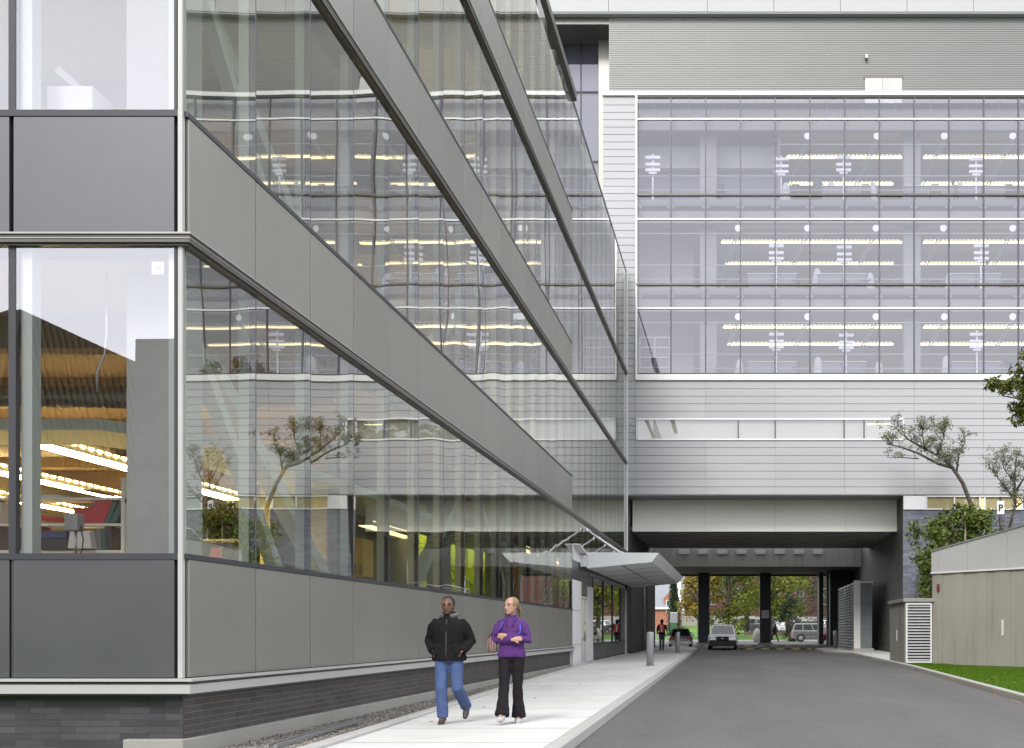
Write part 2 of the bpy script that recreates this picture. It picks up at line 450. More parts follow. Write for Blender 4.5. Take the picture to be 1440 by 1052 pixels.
# wide earth sheet to the horizon
gm = MB(); vs = []; fs = []
yy = [-900, -300, -100, -50, 12, 65, 85, 95, 130, 160, 260, 900]; xx = [-900, -200, -60, -20, 0, 20, 60, 200, 900]
for y in yy:
    for x in xx: vs.append((x, y, gz(y)-.05 - (0.12 if y < 100 else 0)))
for j in range(len(yy)-1):
    for i in range(len(xx)-1):
        a = j*len(xx)+i; fs.append((a, a+1, a+len(xx)+1, a+len(xx)))
tag(gm.add(vs, fs).build('ground', M['lawn']), kind='structure')
strip(lambda y: xl(y)-.02, lambda y: xr(y)+.02, frange(-60, 79.99, 1.2), 0, 'road', M['asphalt'], 4)
strip(lambda y: -40, lambda y: 45, [80, 85, 90, 95, 100, 105, 112, 119], 0, 'forecourt_road', M['asphalt'], 4)
# left pavement slab and its kerb
KH = .13
strip(lambda y: slf(y)+.14, lambda y: xl(y)-.16, frange(-60, 79.5, .75), KH, 'pavement', M['sidewalk'], 2)
def kerb(fx0, fx1, ys, top, name, mat, bottom=-.2):
    m = MB(); b = .02
    rings = []
    for y in ys:
        x0, x1 = fx0(y), fx1(y); z = gz(y)
        rings.append([(x0, y, z+bottom), (x0, y, z+top-b), (x0+b, y, z+top), (x1-b, y, z+top), (x1, y, z+top-b), (x1, y, z+bottom)])
    m.loft(rings, smooth=False)
    o = m.build(name, mat); tag(o, kind='structure'); return o
kerb(lambda y: xl(y)-.17, lambda y: xl(y), frange(-60, 79.5, 1.5), KH+.004, 'kerb', M['kerbstone'])
kerb(lambda y: slf(y), lambda y: slf(y)+.15, frange(-60, 57, 1.0), KH+.05, 'pavement_edging', M['kerbstone'])
# right kerb and pavement by the underpass
kerb(lambda y: xr(y), lambda y: xr(y)+.16, frange(-60, 79, .75), .12, 'kerb_right', M['kerbstone'])
strip(lambda y: xr(y)+.15, lambda y: 8.3, frange(46.5, 79, .75), .116, 'pavement_right', M['sidewalk'])
strip(lambda y: xr(y)+.15, lambda y: 13, frange(-60, 46.5, .75), .08, 'grass_verge', M['lawn'], 3)
# gravel strip along the building base
strip(lambda y: -5.75, lambda y: slf(y)+.01, frange(-8, 40, 1), .10, 'gravel_strip_bed', M['gravel_bed'])

# grass blades on the verge, as one mass
random.seed(11)
vs = []; fs = []
for i in range(34000):
    y = 20 + 27*(random.random()**1.15)
    x0 = xr(y)+.17
    x = x0 + random.random()*(7.6+max(0, (40-y))*.32 - x0 + .0)
    if y > 42.6 and x > 5.95: continue
    z = gz(y)+.08; h = random.uniform(.025, .06); a = random.random()*PI; w = random.uniform(.006, .012)
    dx, dy = math.cos(a)*w, math.sin(a)*w; lx, ly = random.uniform(-.02, .02), random.uniform(-.02, .02)
    n = len(vs); vs += [(x-dx, y-dy, z), (x+dx, y+dy, z), (x+lx, y+ly, z+h)]; fs.append((n, n+1, n+2))
mb = MB(); mb.add(vs, fs); tag(mb.build('grass', M['blade'], recalc=False), 'short green mown grass between kerb and retaining wall', 'grass', kind='stuff')
# few fallen leaves
# gravel stones
vs = []; fs = []
oct_f = [(0,2,4),(2,1,4),(1,3,4),(3,0,4),(2,0,5),(1,2,5),(3,1,5),(0,3,5)]
for i in range(9000):
    y = 12.0 + 26*(random.random()**1.6); x1 = slf(y)-.01; x = -5.5 + random.random()*(x1+5.5)
    if x > x1: continue
    r = random.uniform(.010, .022); z = gz(y)+.10+r*.3
    a = random.random()*PI; c, s_ = math.cos(a), math.sin(a); ax, by = r*random.uniform(.8, 1.5), r*random.uniform(.7, 1.1)
    n = len(vs)
    vs += [(x+c*ax, y+s_*ax, z), (x-c*ax, y-s_*ax, z), (x-s_*by, y+c*by, z), (x+s_*by, y-c*by, z), (x, y, z+r*.8), (x, y, z-r*.8)]
    fs += [tuple(n+k for k in f) for f in oct_f]
mb = MB(); mb.add(vs, fs); tag(mb.build('gravel', M['gravel'], recalc=False), 'grey brown pebbles along the brick base of the building', 'gravel', kind='stuff')

# striped speed hump across the underpass
t = NT('hump_paint')
g = t.n('ShaderNodeNewGeometry'); sp = t.n('ShaderNodeSeparateXYZ'); t.l(g.outputs['Position'], sp.inputs[0])
f = t.math('GREATER_THAN', t.math('FRACT', t.math('MULTIPLY', sp.outputs[0], 1.0)), .5)
n = t.noise(t.pos(), 8, 4)
t.bsdf(t.mix(f, (.05, .05, .05), t.mix(n, (.45, .33, .05), (.62, .48, .10))), .7); M['hump'] = t.m
def hump(y, x0, x1, label):
    m = MB(); z = gz(y)
    m.prism([(y-.45, z-.03), (y-.3, z+.03), (y-.12, z+.07), (y+.12, z+.07), (y+.3, z+.03), (y+.45, z-.03)], x0, x1, 'x')
    tag(m.build('speed_hump', M['hump']), label, 'speed hump')
hump(76.3, -1.9, 4.75, 'yellow and black striped speed hump just beyond the white car')
hump(88.0, -3.0, 6.0, 'farther faded yellow dashed speed hump before the dark columns')

# metal edging bars lying on the gravel
m = MB(); m.beam((-4.83, 12.2, .03), (-5.03, 15.6, .045), .03, .03); m.beam((-4.90, 12.2, .035), (-5.09, 15.6, .05), .01, .04)
tag(m.build('metal_bar', M['galv']), 'long grey metal bar lying on the gravel strip', 'metal bar')
# ------------------------------------------------------------------ glass building on the left
XW = -5.52; Y0 = 11.67; PW = 1.70
def yk(k): return Y0 + PW*k
LB = thing('glass_office_building', 'grey and glass office building with long bronze ledges along the pavement', 'office building', (-6, 24, 0))

def pane(parent, plane, c, u0, u1, z0, z1, mat, amp, name='window_pane', nu=9, nv=11, seed=0, rnd=.0005):
    """one slightly bowed sheet of glass; plane 'x' faces +x, plane 'y' faces -y"""
    rs = random.Random(seed); A = amp*rs.choice([1, 1, -1])*rs.uniform(.15, 1.25); Bc = amp*rs.uniform(-.35, .35); tu = rs.uniform(-1, 1)*amp*.18; tv = rs.uniform(-1, 1)*amp*.18
    pu = rs.uniform(-.35, .35); pv = rs.uniform(-.3, .3); off = rs.random()*50
    vs = []; fs = []
    for j in range(nv+1):
        for i in range(nu+1):
            u = i/nu; v = j/nv; U = 2*u-1; V = 2*v-1
            h = A*(1-U*U)*(1-V*V)*(1+pu*U+pv*V) + Bc*(1-U*U) + tu*U + tv*V + rnd*amp/.003*noise.noise(Vector((u*2.2+off, v*3.1, off)))
            uu = u0+(u1-u0)*u; zz = z0+(z1-z0)*v
            vs.append((c+h, uu, zz) if plane == 'x' else (uu, c-h, zz))
    for j in range(nv):
        for i in range(nu):
            a = j*(nu+1)+i; q = (a, a+1, a+nu+2, a+nu+1)
            fs.append(q)
    m = MB(); m.add(vs, fs, True); return m.build(name, mat, parent, recalc=False)

rows = [(1.97, 5.07), (6.39, 9.46), (10.8, 13.87), (15.2, 18.85)]
sp_rows = [(.76, 1.97), (5.18, 6.39), (9.59, 10.8), (14.0, 15.2)]
sd = 0
for r, (z0, z1) in enumerate(rows):
    for k in range(16):
        sd += 1
        pane(LB, 'x', XW+.008, yk(k)+.012, yk(k+1)-.012, z0+.03, z1, M['glass_side'], .0030, seed=sd)
for (z0, z1) in [(3.62, 5.07), (5.18, 9.46), (9.59, 13.87), (14.0, 18.93)]:
    for k in range(16, 27):
        sd += 1
        pane(LB, 'x', XW+.008, yk(k)+.012, min(yk(k+1), 57.5)-.012, z0, z1, M['glass_side'], .0016, seed=sd)
# front face: two columns
fx = [XW-.07, -7.235, -8.94, -10.65, -12.36]
for (z0, z1) in rows[:2]:
    for i in range(4):
        sd += 1
        pane(LB, 'y', Y0-.008, fx[i+1]+.035, fx[i]-.03, z0+.03, z1, M['glass_front'], .0012, seed=sd)
# spandrel panels
for r, (z0, z1) in enumerate(sp_rows):
    for k in range(16):
        MB().bbox(XW-.05, XW+.012, yk(k)+.012+(.05 if k == 0 else 0), yk(k+1)-.012, z0+.006, z1-.02, .006).build('spandrel_panel', M['spandrel'], LB)
for (z0, z1) in sp_rows[:2]:
    for i in range(4):
        MB().bbox(fx[i+1]+.012, fx[i]-.03, Y0-.012, Y0+.05, z0+.006, z1-.03, .006).build('spandrel_panel', M['spandrel_front'], LB)
# dark frame rails above each spandrel, under each ledge
m = MB()
for r, (z0, z1) in enumerate(rows):
    m.box(XW-.09, XW+.020, Y0+.02, yk(16), z0-.018, z0+.035)
for (z0, z1) in rows[:2]:
    m.box(-12.4, XW-.02, Y0-.020, Y0+.09, z0-.028, z0+.035)
m.build('window_rail', M['mullion'], LB)
m = MB()
for (z0, z1) in sp_rows: m.box(XW-.16, XW-.055, Y0+.06, yk(16), z0, z1)
for (z0, z1) in sp_rows[:2]: m.box(-12.4, XW-.1, Y0+.055, Y0+.12, z0, z1)
m.build('backing_wall', M['mullion'], LB)
# mullions with steel fins behind
for k in range(1, 28):
    m = MB(); y = min(yk(k), 57.45)
    w = .016 if k < 16 else .010
    if k <= 16:
        for (z0, z1) in rows: m.box(XW-.055, XW+.006, y-.030, y+.030, z0, z1)
    else:
        for (z0, z1) in ((3.6, 5.07), (5.18, 9.46), (9.59, 13.87), (14.0, 18.93)): m.box(XW-.05, XW+.004, y-w, y+w, z0, z1)
    m.build('mullion', M['mullion_grey'], LB)
    m = MB()
    for (z0, z1) in (rows if k <= 16 else [(3.6, 5.0), (5.6, 9.4), (10, 13.8), (14.4, 18.8)]):
        m.box(XW-.175, XW-.06, y-.035, y+.035, z0-.6 if k <= 16 else z0, z1+.02)
    m.build('mullion_fin', M['fin'], LB)
for i in (1, 2, 3):
    m = MB(); x = fx[i]
    for (z0, z1) in rows[:2]: m.box(x-.036, x+.036, Y0-.014, Y0+.06, z0, z1)
    m.box(x-.014, x+.014, Y0-.002, Y0+.05, .76, 1.95)
    m.build('mullion', M['mullion'], LB)
    m = MB()
    for (z0, z1) in rows[:2]: m.box(x+.04, x+.15, Y0+.07, Y0+.22, z0-.6, z1)
    m.build('mullion_fin', M['fin'], LB)
# dark edge either side of the corner
m = MB()
for (z0, z1) in rows[:2]: m.box(XW-.10, XW-.072, Y0-.016, Y0+.05, z0, z1)
m.build('corner_frame', M['mullion'], LB)
# inner white corner post seen through the glass
m = MB()
for (z0, z1) in rows: m.box(XW-.20, XW-.08, Y0+.08, Y0+.20, z0-.6, z1)
m.build('corner_fin', M['fin'], LB)
# white corner post
m = MB()
for (z0, z1) in ((.76, 5.07), (5.18, 9.46), (9.59, 13.87), (14.0, 18.85)):
    m.bbox(XW-.062, XW-.014, Y0-.022, Y0+.04, z0, z1, .006)
m.build('corner_post', M['sill'], LB)
# projecting ledges: L shaped in plan, layered profile
def ledge(zt, h, y_end, parent, lab=None, n=0):
    def L(m, pr, za, zb):
        xo, yo = XW+pr, Y0-pr
        m.prism([(-13, yo), (xo, yo), (xo, y_end), (XW-.01, y_end), (XW-.01, Y0+.005), (-13, Y0+.005)], za, zb)
    m = MB(); L(m, .085, zt-h+.01, zt-.018); L(m, .05, zt-h-.012, zt-h+.01)
    a = m.build('ledge', M['ledge'], parent)
    m = MB(); L(m, .105, zt-.018, zt); L(m, .093, zt-.060, zt-.052)
    m.build('ledge_lip', M['ledge_light'], a)
ledge(5.18, .105, 57.5, LB)
ledge(9.59, .12, 57.5, LB)
ledge(14.0, .12, 57.5, LB)
m = MB(); m.box(XW-.01, XW+.16, Y0-.16, 38.87, 18.86, 19.12); m.box(-13, XW-.01, Y0-.16, Y0, 18.86, 19.12)
m.build('parapet_coping', M['ledge'], LB)
MB().box(XW-.02, XW+.03, 38.87, 57.5, 18.93, 19.02).build('parapet_edge', M['ledge_light'], LB)
# pale base ledge
m = MB()
def Lp(m, pr, za, zb):
    xo, yo = XW+pr, Y0-pr
    m.prism([(-13, yo), (xo, yo), (xo, 38.87), (XW-.08, 38.87), (XW-.08, Y0+.08), (-13, Y0+.08)], za, zb)
Lp(m, .13, .732, .758); Lp(m, .10, .61, .70)
m.build('base_ledge', M['sill'], LB)
m = MB(); Lp(m, .07, .702, .730); Lp(m, .06, .590, .608); m.build('base_ledge_groove', M['ledge'], LB)
# brick base and concrete footing
MB().box(XW-.4, XW-.07, Y0+.13, 38.85, -.4, .60).build('brick_base', M['brick_warm'], LB)
MB().box(-14, XW-.07, Y0+.10, Y0+.128, -.4, .60).build('brick_base', M['brick'], LB)
m = MB(); m.bbox(XW-.45, XW+.0, Y0+.02, 38.9, -.4, .145, .01); m.bbox(-6.13, XW-.01, Y0-.02, Y0+.09, -.4, .15, .01)
m.build('footing', M['concrete'], LB)
# core of the building, floors, roof
FL = [.9, 5.45, 9.86, 14.27]
for i, z in enumerate(FL):
    m = MB(); m.box(-24, XW-.32, Y0+.35, 57.4, z-.38, z); m.build('floor_slab', M['int_floor'], LB)
for i, z in enumerate([5.05, 9.46, 13.87, 18.6]):
    mt = M['int_ceiling'] if i == 0 else M['int_ceiling_grey']
    MB().box(-24, XW-.34, Y0+.30, 57.4, z-.03, z-.005).build('ceiling', mt, LB)
    m = MB()
    for k in range(9):
        y = 14.2+k*3.4
        m.box(-24, XW-.5, y-.16, y+.16, z-.42, z-.031)
    m.build('ceiling_beam', mt if i == 0 else M['int_conc'], LB)
MB().box(-24.3, XW-.2, Y0+.2, 57.4, 18.62, 18.85).build('roof', M['roof_grey'], LB)
MB().box(-24.3, -24.0, Y0+.1, 57.5, 0, 18.8).build('rear_wall', M['int_wall'], LB)
MB().box(-24.3, XW-.06, 57.45, 57.54, 5.0, 18.9).build('end_wall', M['int_conc'], LB)
m = MB(); m.box(-17.3, -17.0, 16, 57, .9, 5.0); m.box(-17.3, -17.0, 14, 57, 5.5, 9.4); m.box(-14.3, -14.0, 14, 57, 9.9, 13.8); m.box(-14.3, -14, 14, 57, 14.3, 18.5)
m.build('core_wall', M['int_wall'], LB)
# concrete columns just inside
def icol(x, y, z0, z1, w=.55):
    MB().bbox(x-w/2, x+w/2, y-w/2, y+w/2, z0, z1, .02).build('interior_column', M['int_conc'], LB)
for (z0, z1) in ((.9, 5.02), (5.45, 9.43), (9.86, 13.84), (14.27, 18.57)):
    for y in ((12.75,) if z0 > 6 else (12.62,)): icol(-6.18, y, z0, z1, .56)
    for y in (21.2, 29.7, 36.5, 46, 54): icol(-7.6, y, z0, z1, .5)
# diagonal steel braces behind the side glass
def brace(p, q, w=.22, mt=None):
    MB().beam(p, q, w, w, up=(1, 0, 0)).build('diagonal_brace', mt or M['fin'], LB)
for (z0, z1) in ((.9, 5.02), (5.45, 9.43), (9.86, 13.84), (14.27, 18.5)):
    brace((-6.75, 14.3, z1), (-6.75, 20.9, z0))
    brace((-6.35, 13.2, z1), (-6.35, 17.2, z0), .16)
    brace((-6.75, 28.9, z1), (-6.75, 22.2, z0))
    brace((-6.75, 29.6, z1), (-6.75, 36.0, z0), .2)
# upper front room braces
brace((-7.9, 13.6, 7.75), (-6.5, 13.6, 6.55), .08, M['int_conc']); brace((-7.95, 14.2, 7.45), (-6.6, 14.2, 6.3), .05, M['int_conc'])
brace((-6.9, 13.4, 7.8), (-6.4, 13.4, 7.25), .10, M['int_conc'])
# lime green and timber wall linings deep inside
for (a, b) in ((32.2, 34.6), (35.4, 38.2), (39.0, 41.6)):
    MB().box(-9.1, -9.0, a, b, .9, 4.9).build('green_wall_panel', M['green_wall'], LB)
MB().box(-9.1, -9.0, 42, 49, .9, 4.9).build('timber_wall_panel', M['wood'], LB)
MB().box(-9.2, -9.0, 22.5, 31.8, .9, 4.9).build('partition_wall', pm('olive_grey_wall', (.20, .20, .155), .8), LB)
MB().box(-8.2, -8.1, 49, 57.3, .1, 4.9).build('timber_wall_panel', M['wood'], LB)
# ---- recessed entrance part (below first ledge)
MB().box(XW-.35, XW+.03, 38.92, 41.0, -.1, 2.98).build('entrance_pier', M['white'], LB)
m = MB()
MB().box(XW-.35, XW+.01, 38.92, 41.0, 2.985, 3.62).build('pier_head', M['spandrel_front'], LB)
for z in (.80, 1.95): m.box(XW-.36, XW+.034, 38.915, 41.004, z, z+.012)
m.build('pier_joint', M['metal_dark'], LB)
MB().box(XW-.30, XW-.03, 41.0, 57.45, 3.30, 3.60).build('entrance_header', M['galv'], LB)
for k in range(22): MB().tube([(XW-.03, 44.2+k*.6, 3.44), (XW+.01, 44.2+k*.6, 3.44)], .07, 10).build('header_bolt', M['louvre'], LB)
MB().box(XW-.28, XW-.02, 41.02, 44.4, 2.56, 3.29).build('door_transom_panel', M['spandrel'], LB)
MB().box(XW-.30, XW+.02, 42.95, 44.4, -.1, 2.9).build('entrance_jamb', M['white'], LB)
dr = MB()
for y in (41.03, 41.93, 42.83): dr.box(XW-.1, XW-.02, y, y+.08, .05, 2.5)
for z in (.05, 1.0, 2.42): dr.box(XW-.1, XW-.02, 41.05, 42.9, z, z+.08)
drb = dr.build('entrance_door', M['white'], LB)
pane(drb, 'x', XW-.06, 41.1, 42.85, .1, 2.45, M['glass_door'], .0005, name='door_glass', seed=901)
m = MB(); m.tube([(XW+.03, 41.82, .9), (XW+.03, 41.82, 1.6)], .02, 8); m.tube([(XW+.03, 42.02, .9), (XW+.03, 42.02, 1.6)], .02, 8); m.build('door_handle', M['galv'], drb)
MB().box(XW-.2, XW-.02, 44.4, 57.4, -.1, .76).build('entrance_plinth', M['spandrel_front'], LB)
MB().box(XW-.24, XW+.02, 44.4, 57.4, .76, .80).build('entrance_sill', M['metal_dark'], LB)
sw = MB()
for y in (44.42, 48.0, 51.6, 55.0): sw.box(XW-.12, XW-.0, y, y+.05, .8, 3.3)
swo = sw.build('shop_window', M['metal_dark'], LB)
pane(swo, 'x', XW-.04, 44.45, 54.98, .8, 3.3, M['glass_side'], .001, name='window_glass', seed=902)
MB().box(XW-.3, XW-.03, 55.05, 57.4, .8, 3.3).build('grey_end_panel', M['spandrel_front'], LB)
MB().box(XW-.06, XW+.05, 57.30, 57.42, 0, 3.3).build('slim_white_post', M['white'], LB)
MB().box(-9, XW-.3, 41, 57.4, 0, .1).build('entrance_floor', M['int_floor'], LB)

# ---- interior fittings: pendant lights, tray, duct, bookcases
random.seed(5)
def fixture(x0, x1, y0, y1, z, mat_l, label, grp, slots=True):
    """linear pendant: box body, glowing underside, row of lit slots along the near upper edge"""
    t_ = thing('linear_light', label, 'pendant light', ((x0+x1)/2, (y0+y1)/2, z), grp)
    MB().bbox(x0, x1, y0, y1, z, z+.13, .01).build('housing', M['fixture'], t_)
    m = MB(); m.box(x0+.02, x1-.02, y0+.02, y1-.02, z-.022, z-.002); m.build('tube', mat_l, t_)
    if slots:
        m = MB()
        if (y1-y0) > (x1-x0):
            n = int((y1-y0)/.24)
            for i in range(n):
                y = y0+.1+i*.24; m.box(x1-.001, x1+.012, y, y+.13, z+.085, z+.105)
        else:
            m.box(x0+.02, x1-.02, y0-.014, y0+.001, z-.03, z+.055)
            n = int((x1-x0)/.22)
            for i in range(n):
                x = x0+.1+i*.22; m.box(x, x+.12, y0-.008, y0+.001, z+.105, z+.125)
        m.build('light_slots', mat_l, t_)
    return t_
G = 'long pendant lights inside the glass building'
lb = ['nearest warm lit pendant light seen above the bookshelves in the corner window',
      'second warm pendant light just above the shelf of red binders',
      'third warm pendant light deeper in the library room',
      'pendant light at the middle of the library ceiling', 'farthest row pendant light of the library room', 'added pendant light brightening the lime green wall', 'added pendant light by the timber wall near the entrance']
for i, (x, y0, y1, z) in enumerate([(-10.15, 16.7, 21.5, 3.95), (-12.6, 17.0, 26.5, 3.95), (-15.0, 16, 27, 3.95), (-9.6, 19.4, 22.2, 3.75), (-8.3, 26, 29.5, 3.6), (-8.45, 31, 42, 4.3), (-8.0, 43, 56, 4.3)]):
    fixture(x-.16, x+.16, y0, y1, z, M['lamp'] if i < 3 else LAMPW if i == 3 else (LAMPM if i == 5 else M['lamp_far']), lb[i], G)  # last two lamps are added fill, put in to brighten the green wall
up = ['upper', 'third', 'top']
for f_, z in enumerate((8.5, 12.9, 17.3)):
    for j, (x, y0) in enumerate(((-8.8, 24), (-12, 18))):
        fixture(x-.12, x+.12, y0, y0+8, z, M['lamp'], 'warm pendant light %s the %s storey behind the tall side glazing' % (('near the window of', 'deep inside')[j], up[f_]), G, False)
# pendant acoustic tray with turned corner
tr = thing('ceiling_tray', 'pale folded ceiling tray hung on thin rods behind the corner window', 'ceiling tray', (-9, 15, 3.8))
MB().prism([(-14, 14.8), (-8.1, 14.8), (-7.0, 16.3), (-7.0, 37.5), (-8.3, 37.5), (-8.3, 16.9), (-8.8, 16.0), (-14, 16.0)], 3.78, 3.92).build('tray', M['fin'], tr)
m = MB()
for (x, y) in ((-13.4, 15.4), (-11.6, 15.4), (-9.9, 15.0), (-9.75, 15.2), (-7.4, 17.4), (-7.4, 22), (-7.4, 27), (-7.4, 32)):
    m.tube([(x, y, 3.9), (x, y, 5.0)], .008, 6)
m.build('hanger_rod', M['galv'], tr)
dc = thing('spiral_duct', 'round perforated spiral air duct under the brown ceiling', 'air duct', (-13, 15.9, 4.4))
m = MB(); m.tube([(-20, 15.9, 4.42), (-7.9, 15.9, 4.42)], .155, 20)
for i in range(40): m.tube([(-20+i*.3, 15.9, 4.42), (-19.985+i*.3, 15.9, 4.42)], .163, 20)
m.build('duct_pipe', M['duct'], dc)
dc2 = thing('spiral_duct', 'second spiral air duct farther inside behind the pendant tray', 'air duct', (-13, 19.5, 4.3))
m = MB(); m.tube([(-20, 19.5, 4.35), (-9, 19.5, 4.35)], .2, 18)
for i in range(36): m.tube([(-20+i*.3, 19.5, 4.35), (-19.98+i*.3, 19.5, 4.35)], .208, 18)
m.build('duct_pipe', M['duct'], dc2)
cd = thing('cable_conduit', 'thin grey conduit curving down beside the concrete column', 'conduit', (-6.75, 12.5, 4))
m = MB(); m.tube([(-6.64, 12.3, 5.0), (-6.64, 12.3, 4.35), (-6.66, 12.3, 4.15), (-6.74, 12.3, 3.95), (-6.74, 12.3, 3.75)], .012, 8); m.build('pipe', M['galv'], cd)

bookcols = {'red': (.42, .02, .02), 'black': (.02, .02, .022), 'green': (.04, .09, .07), 'navy': (.03, .04, .12), 'white': (.6, .6, .55), 'orange': (.55, .16, .02), 'brown': (.18, .09, .05), 'grey': (.16, .16, .16)}
BM = {k: pm('cover_'+k, v, .5) for k, v in bookcols.items()}
def bookcase(x0, x1, y, zs, label, deep=.32):
    t_ = thing('bookcase', label, 'bookcase', ((x0+x1)/2, y, .9))
    for z in zs: MB().bbox(x0, x1, y-deep/2, y+deep/2, z-.035, z, .004).build('shelf_board', M['shelf'], t_)
    for x in (x0-.02, x1+.02): MB().box(x-.02, x+.02, y-deep/2, y+deep/2, .9, zs[-1]+.25).build('side_panel', M['shelf'], t_)
    return t_
def books(x0, x1, y, z, seq, where, lean=0.0):
    x = x0; i = 0; rs = random.Random(int(abs(x0*100)+z*37))
    while x < x1-.08:
        c = seq[i % len(seq)]; i += 1
        w = rs.uniform(.045, .085); h = rs.uniform(.27, .32); d = .24
        le = lean + rs.uniform(-.04, .04)
        m = MB(); dx = math.tan(le)*h
        m.prism([(x, z+.001), (x+w, z+.001), (x+w+dx, z+h), (x+dx, z+h)], y-.14, y-.14+d, 'y')
        o = m.build('binder', BM[c])
        tag(o, '%s binder standing among others on %s' % (c, where), 'binder', 'binders on ' + where)
        x += w + .006 + (.05 if rs.random() < .06 else 0)
bc1 = bookcase(-9.9, -7.83, 15.0, [2.26, 2.60, 2.93], 'white bookcase with red and black binders behind the corner window')
books(-8.30, -7.86, 15.0, 2.60, ['red', 'red', 'red', 'green', 'green'], 'the middle shelf right end of the corner bookcase', .42)
books(-9.12, -8.84, 15.0, 2.26, ['black', 'grey', 'black', 'red'], 'the lower shelf left end of the corner bookcase', -.1)
books(-8.15, -7.88, 15.0, 2.26, ['grey', 'green', 'black'], 'the lower shelf right end of the corner bookcase', -.08)
books(-9.85, -9.35, 15.0, 2.60, ['brown', 'orange', 'white', 'navy'], 'the far left of the corner bookcase')
books(-9.85, -9.3, 15.0, 2.26, ['black', 'brown', 'grey', 'red'], 'the lower shelf at the far left pane')
bc2 = bookcase(-9.4, -8.0, 19.0, [1.45, 1.85, 2.30, 2.72], 'white bookcase with black and red binders just inside the side glazing')
books(-9.3, -8.08, 19.0, 2.30, ['black', 'black', 'black', 'brown', 'red', 'brown', 'black'], 'the side glazing bookcase upper shelf', .2)
books(-9.3, -8.3, 19.0, 1.85, ['white', 'red', 'grey', 'navy', 'black'], 'the side glazing bookcase lower shelf')
# boxes, monitor and small stuff on the shelf
tag(MB().bbox(-8.84, -8.48, 14.8, 15.1, 2.262, 2.40, .01).build('document_box', BM['black']), 'black document box lying on the lower shelf', 'box')
tag(MB().bbox(-8.82, -8.50, 14.8, 15.08, 2.402, 2.50, .01).build('document_box', BM['navy']), 'navy document box lying on the black box', 'box')
tag(MB().bbox(-9.1, -8.86, 14.84, 15.0, 2.262, 2.30, .006).build('paper_stack', pm('lime_folder', (.35, .42, .03), .5)), 'lime green folder lying on the lower shelf', 'folder')
m = MB(); m.prism([(-8.52, 2.602), (-8.22, 2.602), (-8.22, 2.82), (-8.52, 2.82)], 15.0, 15.12, 'y'); tag(m.build('red_box', BM['red']), 'red box file on the middle shelf of the corner bookcase', 'box file')
m = MB(); m.tube([(-8.95, 14.9, 2.70), (-8.86, 14.9, 2.68), (-8.5, 14.95, 2.625)], [.03, .04, .015], 8); tag(m.build('umbrella', BM['red']), 'folded red umbrella lying on the middle shelf', 'umbrella')
for i, (x, z, c) in enumerate([(-8.12, 2.94, 'orange'), (-8.22, 2.94, 'black')]):
    m = MB(); m.beam((x-.1, 14.95, z+.09), (x+.2, 14.95, z+.03), .2, .03); tag(m.build('folder', BM[c]), '%s folder tossed on the top of the corner bookcase' % c, 'folder')
m = MB(); m.bbox(-9.1, -8.6, 14.85, 15.1, 2.932, 2.965, .006); tag(m.build('paper_stack', BM['white']), 'flat sheaf of papers on top of the corner bookcase', 'papers')
mo = thing('computer_monitor', 'old cream monitor seen from the back on the lowest shelf of the corner bookcase', 'monitor', (-8.3, 14.8, 2.26))
m = MB(); m.loft([[(-8.50, 15.0, 2.27), (-8.12, 15.0, 2.27), (-8.16, 15.0, 2.52), (-8.46, 15.0, 2.52)], [(-8.46, 14.76, 2.28), (-8.16, 14.76, 2.28), (-8.19, 14.76, 2.49), (-8.43, 14.76, 2.49)]], smooth=False)
m.build('monitor_case', BM['white'], mo)
dm = thing('desk_arm', 'grey metal box on a thin post in the corner window', 'desk bracket', (-7.02, 12.4, 2.0))
m = MB(); m.tube([(-7.02, 12.4, 1.96), (-7.02, 12.4, 2.32)], .014, 8); m.build('post', M['galv'], dm)
m = MB(); m.bbox(-7.10, -6.96, 12.32, 12.46, 2.29, 2.47, .01); m.build('bracket_box', M['int_conc'], dm)
m = MB(); m.tube([(-6.96, 12.38, 2.34), (-6.92, 12.36, 2.2), (-6.93, 12.36, 2.1), (-6.97, 12.36, 1.99)], .008, 6); m.build('cable', M['black'], dm)
# desk below windows
dk = thing('window_desk', 'pale worktop running under the corner window', 'desk', (-8, 12.9, .9))
MB().bbox(-9.6, -6.9, 12.35, 13.3, 1.94, 1.985, .005).build('desk_top', M['shelf'], dk)
MB().box(-9.55, -9.5, 12.5, 13.2, .9, 1.94).build('leg', M['shelf'], dk); MB().box(-7.0, -6.95, 12.5, 13.2, .9, 1.94).build('leg', M['shelf'], dk)
# upper room boxes
ub = thing('equipment_box', 'white cardboard box with a pale label in the upper corner window', 'cardboard box', (-7.0, 12.3, 5.45))
MB().bbox(-7.15, -6.68, 12.1, 12.5, 6.36, 6.87, .006).build('carton', pm('carton_white', (.50, .50, .45), .7), ub)
MB().box(-6.92, -6.72, 12.09, 12.1, 6.50, 6.66).build('box_label', M['white'], ub)
tag(MB().bbox(-7.72, -7.30, 12.1, 12.4, 6.36, 6.50, .01).build('small_carton', M['white']), 'low white carton beside the taller box upstairs', 'cardboard box')
shu = thing('window_bench', 'white bench top under the upper corner window', 'bench', (-7.3, 12.4, 5.45))
MB().box(-8.9, -6.7, 12.05, 12.7, 6.29, 6.338).build('bench_top', M['shelf'], shu)
for x in (-8.8, -6.8): MB().box(x-.03, x+.03, 12.3, 12.4, 5.45, 6.29).build('leg', M['shelf'], shu)
